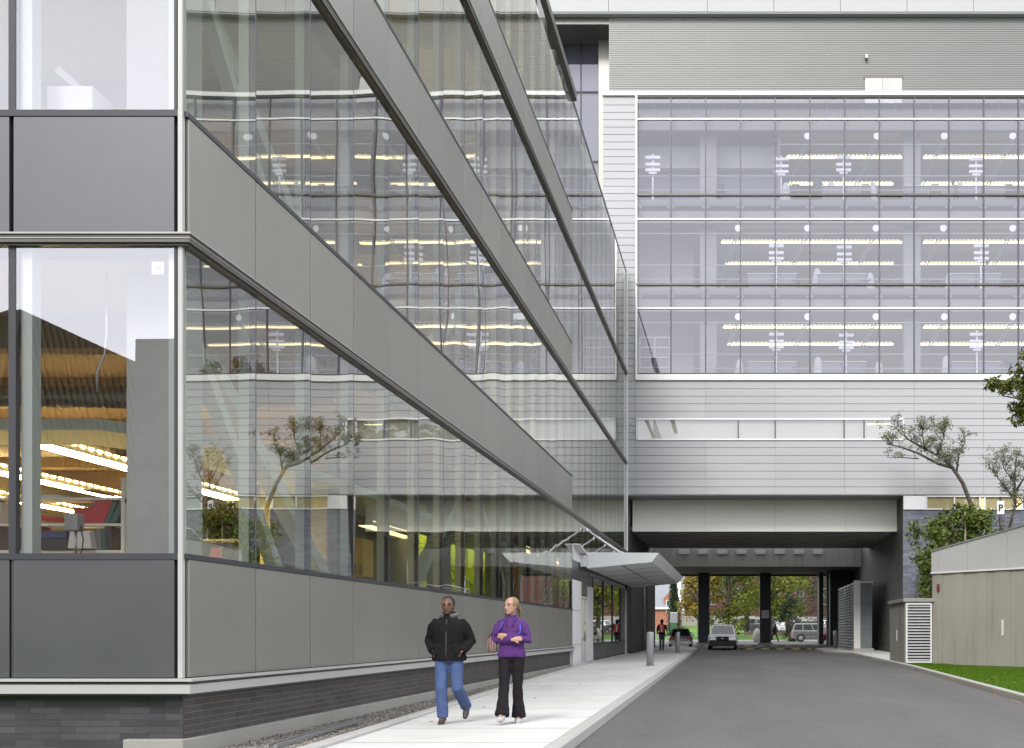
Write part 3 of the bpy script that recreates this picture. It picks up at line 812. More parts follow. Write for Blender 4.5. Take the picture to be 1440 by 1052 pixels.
# yellow cabinet, wall items
yc = thing('wall_cabinet', 'pale yellow cabinet with slotted lower half inside the side glazing', 'cabinet', (-7.2, 21.9, 2.0))
MB().bbox(-7.35, -6.92, 21.6, 22.2, 2.25, 2.95, .01).build('cabinet_body', pm('cream_yellow', (.55, .42, .13), .6), yc)
m = MB()
for i in range(4):
    for j in range(4): m.box(-7.3+i*.1, -7.25+i*.1, 21.592, 21.599, 2.30+j*.045, 2.325+j*.045)
m.build('vent_slots', M['ledge'], yc)
# wall clock-like sign stuck high in the corner window
sg = thing('window_sign', 'small white square sign with grey tick mark high in the corner window', 'sign', (-5.76, 11.70, 4.85))
MB().box(-5.865, -5.745, 11.70, 11.708, 4.80, 4.925).build('sign_plate', M['white'], sg)
m = MB(); m.tube([(-5.83, 11.697, 4.875), (-5.80, 11.697, 4.85), (-5.775, 11.697, 4.89)], .006, 6); m.build('sign_mark', M['spandrel'], sg)
# stair railing behind the green panels
sr = thing('stair_railing', 'white curved stair railing inside near the lime walls', 'railing', (-8, 36, 1.0))
m = MB()
for j in range(5):
    m.tube([(-7.9, 31+i*1.1, 2.6-.14*i+.25*j-.5) for i in range(8)], .022, 6)
m.build('rail', M['fin'], sr)
# ------------------------------------------------------------------ laboratory building across the end
YF = 57.6
LAB = thing('laboratory_building', 'pale grey clad laboratory building bridging the road with three glazed floors', 'laboratory building', (8, 62, 0))
XE = 31.0
jx = [-6.65, -5.05] + [-1.60+3.42*k for k in range(0, 10)] + [XE]
def siding(z0, z1, xa, xb, m, rev=False):
    zs = z0; H = .364
    n = max(1, round((z1-z0)/H)); h = (z1-z0)/n
    xs = [xa]+[x for x in jx if xa+.2 < x < xb-.2]+[xb]
    for i in range(n):
        za = z0+i*h
        for a, b in zip(xs, xs[1:]):
            # board with sloped lower lip
            m.prism([(YF-.045, za+.014), (YF-.030, za+h-.002), (YF+.02, za+h-.002), (YF+.02, za+.014)], a+.006, b-.006, 'x')
m = MB()
zt0, zt1 = 13.58, 27.62
siding(7.98, 10.68, -5.5, XE, m)
siding(10.68, 11.72, 8.16, XE, m)
siding(11.72, 13.56, -5.5, XE, m)
siding(10.68, 11.72, -5.5, -5.02, m)
siding(13.56, 18.8, -5.44, -5.05, m)
siding(18.8, 27.52, -6.65, -5.05, m)
m.build('siding', M['siding'], LAB)
m = MB()   # dark sheathing behind the boards
m.box(-5.5, XE, YF+.02, YF+.2, 7.95, 10.66); m.box(-5.5, -4.98, YF+.02, YF+.2, 10.66, 11.74); m.box(8.14, XE, YF+.02, YF+.2, 10.66, 11.74); m.box(-5.5, XE, YF+.02, YF+.2, 11.74, 13.58)
m.box(-6.65, -5.0, YF+.02, YF+.2, 13.58, 27.6)
m.build('sheathing', pm('joint_grey', (.36, .36, .36), .7), LAB)
m = MB(); m.box(-5.50, -5.42, YF-.07, YF-.0, 7.95, 18.9); m.box(-5.50, -5.42, YF-.12, YF-.03, 5.2, 7.94); m.build('corner_trim', M['white'], LAB)
# white frame round the glazing
m = MB(); m.bbox(-5.06, XE, YF-.13, YF+.02, 13.60, 13.90, .02); m.build('glazing_sill', M['white'], LAB)
m = MB(); m.bbox(-6.68, XE, YF-.14, YF+.3, 27.60, 27.82, .02); m.build('parapet_cap', M['white'], LAB)
MB().bbox(-5.06, -4.95, YF-.12, YF+.02, 13.9, 27.6, .015).build('glazing_jamb', M['white'], LAB)
m = MB(); m.box(-4.95, XE, YF-.10, YF-.04, 27.5, 27.6); m.box(-5.0, XE, YF-.10, YF-.04, 13.9, 13.96); m.build('glazing_shadow_gap', M['mullion'], LAB)
# mullions, rails, panes
mx = [-4.95] + [-3.311+1.711*k for k in range(0, 15)] + [22.5]
mx = [x for x in mx if x < 21.5]
for x in mx[1:]:
    MB().box(x-.034, x+.034, YF-.085, YF+.06, 13.95, 27.55).build('mullion', M['mullion_grey'], LAB)
fl = [(13.95, 17.15, 18.31), (18.36, 21.53, 22.72), (22.77, 26.46, 27.52)]
for zb, ztr, ztop in fl:
    MB().bbox(-4.95, XE, YF-.09, YF+.05, ztr-.045, ztr+.045, .01).build('transom_rail', M['white'], LAB)
    MB().box(-5.02, XE, YF-.14, YF-.02, ztop-.045, ztop+.045).build('floor_ledge', M['ledge'], LAB) if ztop < 27 else None
sd = 2000
for zb, ztr, ztop in fl:
    for a, b in zip(mx, mx[1:]):
        for z0, z1 in ((zb, ztr-.045), (ztr+.045, ztop-.045)):
            sd += 1
            pane(LAB, 'y', YF-.02, a+.034, b-.034, z0, z1, M['glass_lab'], .0007, nu=4, nv=6, seed=sd)
# rooms
for i, (zs, zc) in enumerate(((13.85, 17.75), (18.25, 22.15), (22.65, 26.75))):
    MB().box(-6.4, XE, YF+.35, 67.0, zs-.32, zs).build('floor_slab', M['int_floor'], LAB)
    MB().box(-6.4, XE, YF+.8, 67.0, zc-.04, zc).build('ceiling', M['int_ceiling_grey'], LAB)
    MB().box(-6.4, XE, YF+.5, YF+.8, zc-.6, zs+3.9 if i < 2 else 27.5).build('edge_beam', M['int_conc'], LAB)
    MB().box(-6.4, XE, 66.7, 67.0, zs, zc).build('rear_wall', M['int_wall'], LAB)
    for x in (-1.5, 8.75, 19.0):
        MB().bbox(x-.42, x+.42, 58.75, 59.5, zs, zc-.05, .02).build('interior_column', M['int_conc'], LAB)
    m = MB()
    for zz in ((.34, 1.04, 2.6) if i < 2 else (.34, 1.04)):
        m.tube([(-4.9, YF+.16, zs+zz+.05), (XE, YF+.16, zs+zz+.05)], .026, 6)
    if i == 2: m.tube([(2.1, YF+.16, zs+2.65), (XE, YF+.16, zs+2.65)], .026, 6)
    m.build('guard_rail', M['fin'], LAB)
    m = MB()
    for a, b in zip(mx, mx[1:]):
        for x in (a+.12, b-.12): m.box(x-.05, x+.05, YF+.1, YF+.14, zc+.05 if i == 2 else zc-.02, zc+.17 if i == 2 else zc+.08)
        if i == 2:
            x = (a+b)/2; m.box(x-.014, x+.014, YF+.3, YF+.33, 26.9, 27.5)
    if i == 2: m.tube([(-4.1, YF+.32, 26.9), (XE, YF+.32, 26.9)], .025, 6)
    m.build('glazing_bracket', M['int_conc'], LAB)
    m = MB()
    for x in mx[:-1]: m.ball((x+.85, YF+.95, zc-.16), .045, 8, 5)
    m.build('sprinkler_head', M['fin'], LAB)
MB().box(-6.4, XE, YF+.5, 67, 27.2, 27.5).build('roof_slab', M['roof_grey'], LAB)
# first bays: partition with projection screen and pale bulkhead
m = MB(); m.box(-6.3, 2.05, 60.1, 60.2, 22.66, 26.7); m.box(2.0, 2.1, 58.4, 60.2, 22.66, 26.7); m.build('partition_wall', pm('slate_blue_wall', (.20, .21, .25), .7), LAB)
MB().box(-6.3, 2.0, 59.7, 60.09, 24.9, 26.0).build('bulkhead', pm('bulkhead_cream', (.66, .70, .60), .7), LAB)
m = MB(); m.box(-6.3, -2.3, 60.5, 60.6, 18.26, 22.0); m.box(-6.3, -2.3, 60.5, 60.6, 13.86, 17.6); m.build('partition_wall', M['int_ceiling_grey'], LAB)
# lights
G2 = 'warm linear lights in the laboratory floors'
fn = ['lowest', 'middle', 'top']
for i, z in enumerate((17.05, 21.46, 25.87)):
    for r_, y in enumerate((60.8, 64.4)):
        segs = [(-.8, 8.55), (9.6, 18.4)] if i < 2 else [(2.5, 8.55), (9.6, 18.4)]
        if i == 1: segs = [(-.9, 8.55), (9.6, 18.4)]
        for s_, (a, b) in enumerate(segs):
            if r_ == 1 and s_ == 0: a += .2
            fixture(a, b, y-.09, y+.09, z, M['lamp_far'], '%s row of warm strip light on the %s laboratory floor, %s of the wide column' % (('nearer', 'farther')[r_], fn[i], ('left', 'right')[s_]), G2)
# globes on thin arms
def globe(x, y, z, lab):
    t_ = thing('globe_lamp', lab, 'globe lamp', (x, y, z), 'white globe lamps in the laboratory floors')
    MB().ball((x, y, z), .17, 14, 10).build('globe', LAMPG, t_)
    m = MB(); m.tube([(x+.02, y+.1, z+.1), (x+.02, y+.1, z+.75)], .012, 6); m.build('stem', M['fin'], t_)
    m = MB(); m.tube([(x-.05, y, z-.15), (x-1.1, y+2.2, z-2.1)], .035, 6); m.tube([(x+.08, y, z-.15), (x-.95, y+2.2, z-2.1)], .035, 6); m.build('extraction_arm', M['fin'], t_)
ord_ = ['first', 'second', 'third', 'fourth', 'fifth', 'sixth']
for i, (zg, xs) in enumerate(((17.13, (-0.0, 3.5, 6.95, 10.4, 13.85)), (21.6, (0.0, 3.5, 6.95, 10.35, 13.85)), (26.25, (3.5, 7.0, 10.4, 13.85)))):
    for j, x in enumerate(xs):
        globe(x, 59.0, zg, '%s white globe lamp from the left on the %s laboratory floor' % (ord_[j], fn[i]))
# shelf stacks ("trees" of white trays on a pole)
RKM = pm('tray_white', (.92, .94, .94), .5)
def rack(x, y, z, lab, tall=1.0):
    t_ = thing('reagent_rack', lab, 'shelf rack', (x, y, z), 'white tray racks at the laboratory windows')
    m = MB(); m.box(x-.035, x+.035, y-.03, y+.03, z, z+2.35*tall); m.build('pole', RKM, t_)
    for zz, w, h in ((2.12, .37, .15), (1.78, .37, .14), (1.50, .37, .14), (1.37, .2, .09)):
        MB().bbox(x-w, x+w, y-.12, y+.02, z+zz*tall-.05, z+zz*tall+h-.05, .01).build('tray', RKM, t_)
for i, (z, xs) in enumerate(((13.85, (1.9, 5.4, 11.9)), (18.25, (1.9, 5.3, 12.1)), (22.65, (-4.25, 2.15, 5.25, 11.9)))):
    for j, x in enumerate(xs):
        rack(x, 58.3 if j % 2 == 0 else 58.5, z+.05, '%s white tray rack from the left at the %s laboratory floor windows' % (ord_[j], fn[i]))
# benches, coats, chairs
BG = pm('bench_grey', (.16, .165, .18), .5)
coat_m = pm('coat_white', (.55, .57, .57), .8)
dark_m = pm('dark_cloth', (.04, .04, .05), .8)
def bench(x, y, z, lab, w=1.25):
    t_ = thing('lab_bench', lab, 'lab bench', (x, y, z), 'grey lab benches behind the glazing')
    MB().bbox(x-w, x+w, y, y+.7, z+.86, z+.91, .01).build('bench_top', M['globe'], t_)
    m = MB(); m.box(x-w+.05, x-.03, y+.05, y+.65, z+.02, z+.84); m.box(x+.03, x+w-.05, y+.05, y+.65, z+.02, z+.84); m.build('bench_cabinet', BG, t_)
def coat(x, y, z, lab, m_=None):
    m = MB(); rings = []
    for zz, w, d in ((.1, .26, .12), (.35, .24, .14), (.7, .2, .13), (1.0, .17, .1), (1.15, .1, .07), (1.2, .03, .03)):
        rings.append([(x+w*math.cos(a)*(1+.15*math.sin(3*a+x)), y+d*math.sin(a), z+zz) for a in [2*PI*i/12 for i in range(12)]])
    m.loft(rings); tag(m.build('lab_coat', m_ or coat_m), lab, 'lab coat', 'lab coats hung on chairs by the laboratory glazing')
def chair(x, y, z, lab):
    t_ = thing('lab_stool', lab, 'lab chair', (x, y, z), 'dark chairs at the lab benches')
    MB().bbox(x-.22, x+.22, y-.2, y+.2, z+.5, z+.58, .02).build('seat', dark_m, t_)
    MB().bbox(x-.2, x+.2, y+.18, y+.24, z+.65, z+1.05, .02).build('backrest', dark_m, t_)
    m = MB(); m.tube([(x, y, z), (x, y, z+.5)], .03, 6)
    for a in range(5): m.tube([(x, y, z+.06), (x+.25*math.cos(a*1.26), y+.25*math.sin(a*1.26), z+.02)], .018, 5)
    m.build('pedestal', dark_m, t_)
random.seed(77)
for i, z in enumerate((13.85, 18.25, 22.65)):
    bx = [(1.75,), ][0]
    for j, x in enumerate((1.7, 5.2, 11.9) if i < 2 else (5.4, 9.6, 12.2)):
        bench(x, 58.45, z, '%s grey lab bench from the left behind the %s laboratory floor glazing' % (ord_[j], fn[i]))
    for j, x in enumerate((-.3, 3.6, 7.0, 10.3) if i != 2 else (2.75, 4.6, 7.3, 10.9, 12.9)):
        coat(x+random.uniform(-.6, .6), 58.35+random.uniform(0, .8), z+random.uniform(-.25, .1), '%s white lab coat from the left on the %s laboratory floor' % (ord_[j], fn[i]))
    for j, x in enumerate((-.9, 2.9, 6.4, 9.9, 13.6)):
        chair(x, 58.6, z+.05, '%s dark chair from the left on the %s laboratory floor' % (ord_[j], fn[i]))
# white shelving in lowest first bay
bs = thing('lab_bookshelf', 'white shelf of files in the first bay of the lowest glazed floor', 'bookshelf', (-4.2, 58.5, 13.85))
for zz in (.55, 1.05, 1.55, 2.05): MB().box(-4.9, -3.4, 58.3, 58.7, 13.85+zz, 13.89+zz).build('shelf_board', M['globe'], bs)
for x in (-4.9, -4.15, -3.4): MB().box(x-.02, x+.02, 58.3, 58.7, 13.85, 15.95).build('side_panel', M['globe'], bs)

# strip window
t = NT('lit_blind'); t.bsdf((.60, .64, .46), .8); t.b.inputs['Emission Color'].default_value = (.9, .95, .82, 1); t.b.inputs['Emission Strength'].default_value = .07; blindm = t.m  # blind itself glows faintly, standing in for room light behind it
m = MB(); m.box(-5.02, 8.14, YF-.09, YF+.02, 11.66, 11.74); m.box(-5.02, 8.14, YF-.09, YF+.02, 10.66, 10.74); m.box(-5.02, -4.96, YF-.09, YF+.02, 10.7, 11.7); m.box(8.08, 8.16, YF-.09, YF+.02, 10.7, 11.7)
sw = m.build('strip_window', M['white'], LAB)
m = MB()
for px in (1038, 1090, 1187, 1215): x = (px-1038)/28.56; m.box(x-.03, x+.03, YF-.07, YF+.02, 10.72, 11.68)
m.build('window_bar', M['mullion_grey'], sw)
sx = [-4.96, (1038-1038)/28.56, 1.82, 5.22, 6.2, 8.08]
for i, (a, b) in enumerate(zip(sx, sx[1:])):
    pane(sw, 'y', YF-.03, a+.03, b-.03, 10.74, 11.66, M['glass_lab'], .0009, name='glass_pane', nu=5, nv=4, seed=3000+i)
MB().box(-4.96, 8.1, YF+.1, YF+.14, 10.7, 11.7).build('blind', blindm, sw)
m = MB(); m.box(6.35, 7.5, YF+.07, YF+.095, 11.46, 11.50); m.build('light_tube', M['lamp_far'], sw)
# penthouse: ribbed metal wall set back, pale fascia over it
m = MB()
for i in range(49):
    z = 27.4+i*.1125
    for a, b in zip([-6.6]+[-1.57+3.39*k for k in range(10)], [-1.57+3.39*k for k in range(10)]+[XE]):
        m.prism([(60.0, z), (59.989, z+.02), (59.989, z+.085), (60.0, z+.105)], a+.012, b-.012, 'x')
m.build('penthouse_ribs', M['corrugated'], LAB)
MB().box(-6.62, XE, 60.0, 61.9, 27.3, 33.2).build('penthouse_wall', M['corrugated'], LAB)
fpm = pm('fascia_white', (.47, .47, .48), .6, 0, .02, .6)
for a, b in zip([-9.9, -6.6]+[-1.57+3.39*k for k in range(10)], [-6.6]+[-1.57+3.39*k for k in range(10)]+[XE]):
    MB().bbox(a+.008, b-.008, 59.6, 62, 32.83, 36.4, .01).build('fascia_panel', fpm, LAB)
MB().box(-9.9, XE, 59.64, 62, 32.76, 32.83).build('fascia_trim', M['siding'], LAB)
m = MB(); m.box(6.5, 7.40, 59.93, 59.96, 27.5, 29.62); m.box(7.415, 8.4, 59.93, 59.96, 27.5, 29.62); dd = m.build('roof_door', M['sill'], LAB)
MB().box(6.44, 8.46, 59.92, 59.955, 29.62, 29.69).build('door_frame', M['ledge'], dd)
m = MB(); m.bbox(6.50, 6.64, 59.75, 59.96, 30.55, 30.75, .02); m.tube([(6.57, 59.85, 30.75), (6.57, 59.9, 30.9)], .02, 6)
m.build('wall_lamp', M['galv'], LAB)
# recessed curtain wall left of the penthouse
bl = pm('blue_grey_panel', (.18, .19, .23), .3, 0, .05, .6)
m = MB(); m.box(-16, -7.35, 62.2, 62.4, 19.0, 32.4); m.build('recess_panel', bl, LAB)
m = MB(); m.box(-7.35, -6.6, 61.6, 62.4, 19, 32.4); m.build('recess_pier', M['spandrel'], LAB)
MB().box(-16, -6.62, 60.0, 62.4, 32.4, 32.75).build('recess_soffit', M['ledge'], LAB)
m = MB()
for x in (-7.40, -8.35, -10.1, -11.8): m.box(x-.03, x+.03, 62.1, 62.2, 19, 32.4)
for z in (29.9, 26.2, 22.6): m.box(-16, -7.35, 62.08, 62.2, z-.04, z+.04)
m.build('recess_mullions', M['mullion'], LAB)
m = MB(); m.box(-6.65, -6.45, 57.7, 62.3, 18.9, 27.5); m.build('return_wall', M['siding'], LAB)
for i, (x0, x1) in enumerate(((-8.32, -7.43), (-10.07, -8.38))):
    for z0, z1 in ((29.94, 32.38), (26.24, 29.86), (22.64, 26.16)):
        pane(LAB, 'y', 62.13, x0, x1, z0, z1, M['glass_lab'], .0006, nu=3, nv=4, seed=3100+i+int(z0))
# body behind everything
m = MB(); m.box(-24, XE, 67.01, 72.8, 6.62, 32); m.box(-24, XE, 62.41, 67, 27.51, 32); m.box(-24, -6.45, 57.7, 62.0, 5.0, 19.0); m.build('building_core', M['int_ceiling_grey'], LAB)
# underpass
sof2 = pm('outer_soffit', (.2, .19, .2), .5)
MB().box(-24, XE, YF+.25, 59.8, 7.98, 8.3).build('soffit_outer', sof2, LAB)
fas = pm('beam_cream', (.86, .87, .79), .5, 0, .03, 1)
m = MB()
xs_ = [-5.4, -1.7, 1.9, 5.5, 8.12]
for a, b in zip(xs_, xs_[1:]):
    m.box(a+.006, b-.006, 59.8, 59.9, 6.74, 7.97); m.box(a+.006, b-.006, 59.74, 59.9, 6.36, 6.73)
m.build('bridge_fascia', fas, LAB)
sof = pm('dark_soffit', (.30, .28, .27), .6)
m = MB(); m.box(-5.5, 8.2, 59.9, 72.8, 6.5, 6.6)
for k in range(6): m.box(-5.5, 8.2, 62.4+k*1.9, 62.6+k*1.9, 6.40, 6.5)
m.build('underpass_ceiling', sof, LAB)
m = MB(); m.box(-12, -5.5, YF-.04, 72.8, -.2, 13.5); m.box(-12, -5.5, 72.8, 77.0, -.2, 6.6); m.build('underpass_wall', M['brick_dark'], LAB)
MB().box(-5.498, -5.47, 59.5, 60.9, -.1, 5.2).build('brick_pilaster', M['brick'], LAB); MB().box(-5.498, -5.46, 70.5, 77, -.1, 6.4).build('brick_pilaster', M['brick'], LAB)
m = MB(); m.tube([(-5.40, 67.4, .15), (-5.40, 67.4, 6.4)], .055, 10); m.build('drain_pipe', M['galv'], LAB)
m = MB(); m.box(8.12, 12, YF+.12, 78.0, -.2, 7.94); m.build('underpass_wall', M['brick_dark'], LAB)
MB().box(8.13, XE, YF+.06, YF+.118, -.2, 7.24).build('brick_pier', M['brick_blue'], LAB)
# concrete cross beam with blocks
m = MB()
for i in range(28):
    x0 = -5.5+i*.487; m.box(x0+.012, x0+.475, 77.0+(.02 if i % 2 else 0), 77.5, 5.54, 6.9)
m.box(-12, 12, 77.06, 77.5, 5.545, 6.92)
m.build('concrete_beam', pm('beam_concrete', (.42, .42, .41), .8, 0, .1, 2, fine=.1, bsc=12), LAB)
for i in range(8):
    x0 = -3.9+i*1.26
    MB().bbox(x0, x0+.66, 76.8, 77.02, 6.34, 6.60, .02).build('bearing_block', M['white'], LAB)
MB().box(-12, 12, 77.5, 97, 6.0, 6.4).build('rear_soffit', pm('brown_soffit', (.26, .21, .16), .7), LAB)
MB().box(-24, XE, 96.6, 97, 5.85, 7.0).build('rear_fascia', M['metal_dark'], LAB)
for x, w in ((-2.77, .46), (2.2, .45)):
    c_ = MB().bbox(x-w, x+w, 95-.45, 95.45, gz(95), 6.0, .02).build('round_column' if False else 'underpass_column', pm('col_dark', (.035, .036, .048), .5) if x < 0 else bpy.data.materials['col_dark'], LAB)
    MB().box(x-w-.15, x+w+.15, 94.2, 95.8, gz(95)-.1, gz(95)+.12).build('column_plinth', M['kerbstone'], LAB)
MB().box(6.5, 6.85, 94, 96, gz(95), 6.0).build('underpass_column', bpy.data.materials['col_dark'], LAB)
MB().box(7.0, 7.15, 92.2, 92.6, gz(92), 6.0).build('downpipe_post', M['stone'], LAB)
MB().box(7.15, 8.9, 91, 95, gz(92), 6.0).build('underpass_pier', bpy.data.materials['col_dark'], LAB)
MB().box(9.0, 12, 78, 97, gz(92), 6.0).build('underpass_side_wall', M['maroon_brick'], LAB)
# windows and white panel right of the opening, yellow blinds
MB().box(8.14, 9.26, YF-.02, YF+.10, 7.26, 7.93).build('white_panel', M['white'], LAB)
yb = pm('yellow_blind', (.95, .84, .38), .7, 0, .04, 1); gb = pm('grey_green_blind', (.26, .32, .30), .5)
m = MB(); m.box(9.26, XE, YF-.02, YF+.08, 7.88, 7.94); m.box(9.26, XE, YF-.02, YF+.08, 7.25, 7.31)
for x in (9.28, 10.65, 11.9, 12.15, 13.6, 14.0, 15.7, 17.4): m.box(x-.03, x+.03, YF-.02, YF+.08, 7.3, 7.9)
cw = m.build('clerestory_window', M['white'], LAB)
MB().box(9.3, 14.0, YF+.09, YF+.11, 7.28, 7.9).build('blind', yb, cw)
MB().box(14.0, XE, YF+.09, YF+.11, 7.28, 7.9).build('blind', gb, cw)
for i, (a, b) in enumerate(((9.31, 10.62), (10.68, 11.87), (12.18, 13.57), (14.03, 15.67))):
    pane(cw, 'y', YF+.03, a, b, 7.31, 7.88, M['glass_lab'], .0004, name='glass_pane', nu=3, nv=3, seed=3300+i)
# sign on right column
sg = thing('column_notice', 'pale square notice fixed to the dark column facing the road', 'notice', (2.2, 94.5, 2.8))
MB().box(1.90, 2.50, 94.50, 94.54, 2.35, 2.98).build('notice_plate', M['white'], sg)
m = MB(); 
for i, w in enumerate((.2, .14, .2)): m.box(2.2-w, 2.2+w, 94.49, 94.499, 2.78-i*.11, 2.81-i*.11)
m.build('notice_text', M['spandrel'], sg)

# ------------------------------------------------------------------ entrance canopy
CN = thing('entrance_canopy', 'white metal entrance canopy hung on rods over the doors', 'canopy', (-4.2, 49, 3.5))
x0, x1, ya, yb_ = -5.30, -2.78, 41.0, 59.0
m = MB()
m.loft([[(x0, ya, 3.46), (x0, ya, 4.02), (x1, ya, 4.00), (x1-.24, ya, 3.68)], [(x0, yb_, 3.46), (x0, yb_, 4.02), (x1, yb_, 4.00), (x1-.24, yb_, 3.68)]], smooth=False)
m.build('canopy_shell', M['canopy'], CN)
m = MB()
for k in range(1, 6):
    y = ya+k*3.0; m.loft([[(x0, y, 3.452), (x1-.24, y, 3.672), (x1-.24, y+.03, 3.672), (x0, y+.03, 3.452)], [(x0, y, 3.458), (x1-.24, y, 3.679), (x1-.24, y+.03, 3.679), (x0, y+.03, 3.458)]], smooth=False)
m.loft([[(-4.1, ya, 3.553), (-4.07, ya, 3.556), (-4.07, yb_, 3.556), (-4.1, yb_, 3.553)], [(-4.1, ya, 3.562), (-4.07, ya, 3.565), (-4.07, yb_, 3.565), (-4.1, yb_, 3.562)]], smooth=False)
m.build('soffit_joint', M['ledge'], CN)
for y in (41.8, 45.6, 49.4, 53.2):
    m = MB(); m.tube([(XW+.06, y, 4.90), (-4.15, y, 4.03)], .035, 8); m.ball((XW+.1, y, 4.87), .07, 8, 6); m.ball((-4.15, y, 4.05), .06, 8, 6)
    m.build('hanger_rod', M['canopy'], CN)
m = MB(); m.box(XW+.012, -5.28, 40.9, 59, 3.6, 3.9); m.build('wall_channel', M['galv'], CN)
m = MB(); m.prism([(38.95, 3.63), (38.95, 4.12), (39.3, 4.12), (41.4, 3.85), (41.4, 3.63)], XW-.10, XW+.04, 'x'); m.prism([(38.95, 4.12), (38.95, 4.17), (41.4, 3.9), (41.4, 3.85)], XW-.12, XW+.26, 'x'); m.box(XW+.04, XW+.24, 40.6, 40.8, 3.5, 3.9)
m.build('end_bracket', M['white'], CN)
# ------------------------------------------------------------------ retaining wall, terrace, louvres
WA = Vector((7.14, 43.0, 0)); WB = Vector((9.7, 39.6, 0)); wd = (WB-WA).normalized(); wn_ = Vector((wd.y, -wd.x, 0))  # towards the camera
if wn_.y > 0: wn_ = -wn_
def wp(s_, off, z):
    p = WA+wd*s_+wn_*off; return (p.x, p.y, z)
def wbox(m, s0, s1, o0, o1, z0, z1, z1b=None):
    z1b = z1 if z1b is None else z1b
    m.add([wp(s0,o0,z0), wp(s1,o0,z0), wp(s1,o1,z0), wp(s0,o1,z0), wp(s0,o0,z1), wp(s1,o0,z1b), wp(s1,o1,z1b), wp(s0,o1,z1)],
          [(0,3,2,1),(4,5,6,7),(0,1,5,4),(1,2,6,5),(2,3,7,6),(3,0,4,7)])
RW = thing('retaining_wall', 'long stained concrete retaining wall capped with pale metal beside the grass', 'retaining wall', (9.5, 40, 0))
random.seed(3)
m = MB(); s_ = 0; i = 0
while s_ < 14:
    w = random.choice([.42, .5, .56, .62]); o = .0 if i % 2 else .018
    wbox(m, s_+.007, s_+w-.007, -.1, o, -.3, 3.36); s_ += w; i += 1
wbox(m, 0, 14, -.35, -.012, -.3, 3.35)
m.build('concrete_face', M['stained'], RW)
cop = pm('coping_metal', (.62, .63, .64), .42, .2, .05, 1.2)
def ctop(s_): return 4.17 + .150*min(s_, 7.5)
ss = [0, .35]+[1.75+1.8*k for k in range(7)]+[14]
for a, b in zip(ss, ss[1:]):
    m = MB(); wbox(m, a+.006, b-.006, -.30, .06, 3.40, ctop(a), ctop(b)); m.build('coping_panel', cop, RW)
m = MB(); wbox(m, -.02, 14, -.32, .075, 3.36, 3.42); m.build('coping_drip', M['white'], RW)
m = MB(); wbox(m, -.02, 7.5, -.33, .09, ctop(0)+.0, ctop(0)+.04, 0) if False else None
m2 = MB()
m2.add([wp(0,-.33,ctop(0)+.002), wp(7.5,-.33,ctop(7.5)+.002), wp(7.5,.10,ctop(7.5)+.002), wp(0,.10,ctop(0)+.002), wp(0,-.33,ctop(0)+.05), wp(7.5,-.33,ctop(7.5)+.05), wp(7.5,.10,ctop(7.5)+.05), wp(0,.10,ctop(0)+.05)],
       [(0,3,2,1),(4,5,6,7),(0,1,5,4),(1,2,6,5),(2,3,7,6),(3,0,4,7)])
m2.build('coping_cap', M['galv'], RW)
m = MB(); wbox(m, .29, .39, .02, .08, 2.72, 2.97); m.build('alarm_box', pm('faded_red', (.16, .03, .03), .6), RW)
m = MB(); wbox(m, 3.3, 3.36, .02, .06, 1.1, 1.65); m.build('conduit_cover', M['white'], RW)
# wall going back along the terrace edge
m = MB(); m.loft([[(7.14, 43.05, -.2), (7.45, 43.2, -.2), (7.45, 43.2, 4.0), (7.14, 43.05, 4.0)], [(8.75, 57.5, -.2), (9.1, 57.5, -.2), (9.1, 57.5, 4.0), (8.75, 57.5, 4.0)]], smooth=False)
m.build('return_face', M['stained'], RW)
m = MB(); m.prism([(7.42, 43.3), (9.95, 39.9), (16.0, 31.9), (32, 31.9), (32, 57.6), (9.05, 57.6)], 3.3, 3.92)
tag(m.build('terrace', M['asphalt']), kind='structure')

UB = thing('utility_enclosure', 'low concrete utility enclosure with a white louvred front beside the grass', 'utility enclosure', (6.6, 44, 0))
MB().bbox(6.12, 7.12, 42.95, 47.2, -.2, 2.33, .015).build('concrete_body', M['stained'], UB)
MB().bbox(6.05, 7.3, 42.86, 47.3, 2.33, 2.46, .015).build('cap_slab', M['concrete'], UB)
m = MB(); 
for (a, b, c, d) in ((6.16, 6.21, .10, 2.28), (7.05, 7.10, .10, 2.28)): m.box(a, b, 42.88, 42.95, c, d)
m.box(6.21, 7.05, 42.88, 42.95, .10, .15); m.box(6.21, 7.05, 42.88, 42.95, 2.23, 2.28)
lf = m.build('louvre_frame', M['white'], UB)
m = MB()
for k in range(19): z = .17+k*.109; m.prism([(42.945, z+.052), (42.935, z+.060), (42.885, z+.01), (42.895, z)], 6.21, 7.05, 'x')
m.build('louvre_slats', pm('louvre_grey', (.40, .41, .42), .45, .2), lf)
MB().box(6.21, 7.05, 42.946, 42.949, .15, 2.23).build('louvre_back', M['black'], lf)
MB().box(6.10, 6.118, 45.0, 45.12, .9, 1.3).build('switch_plate', M['white'], UB)

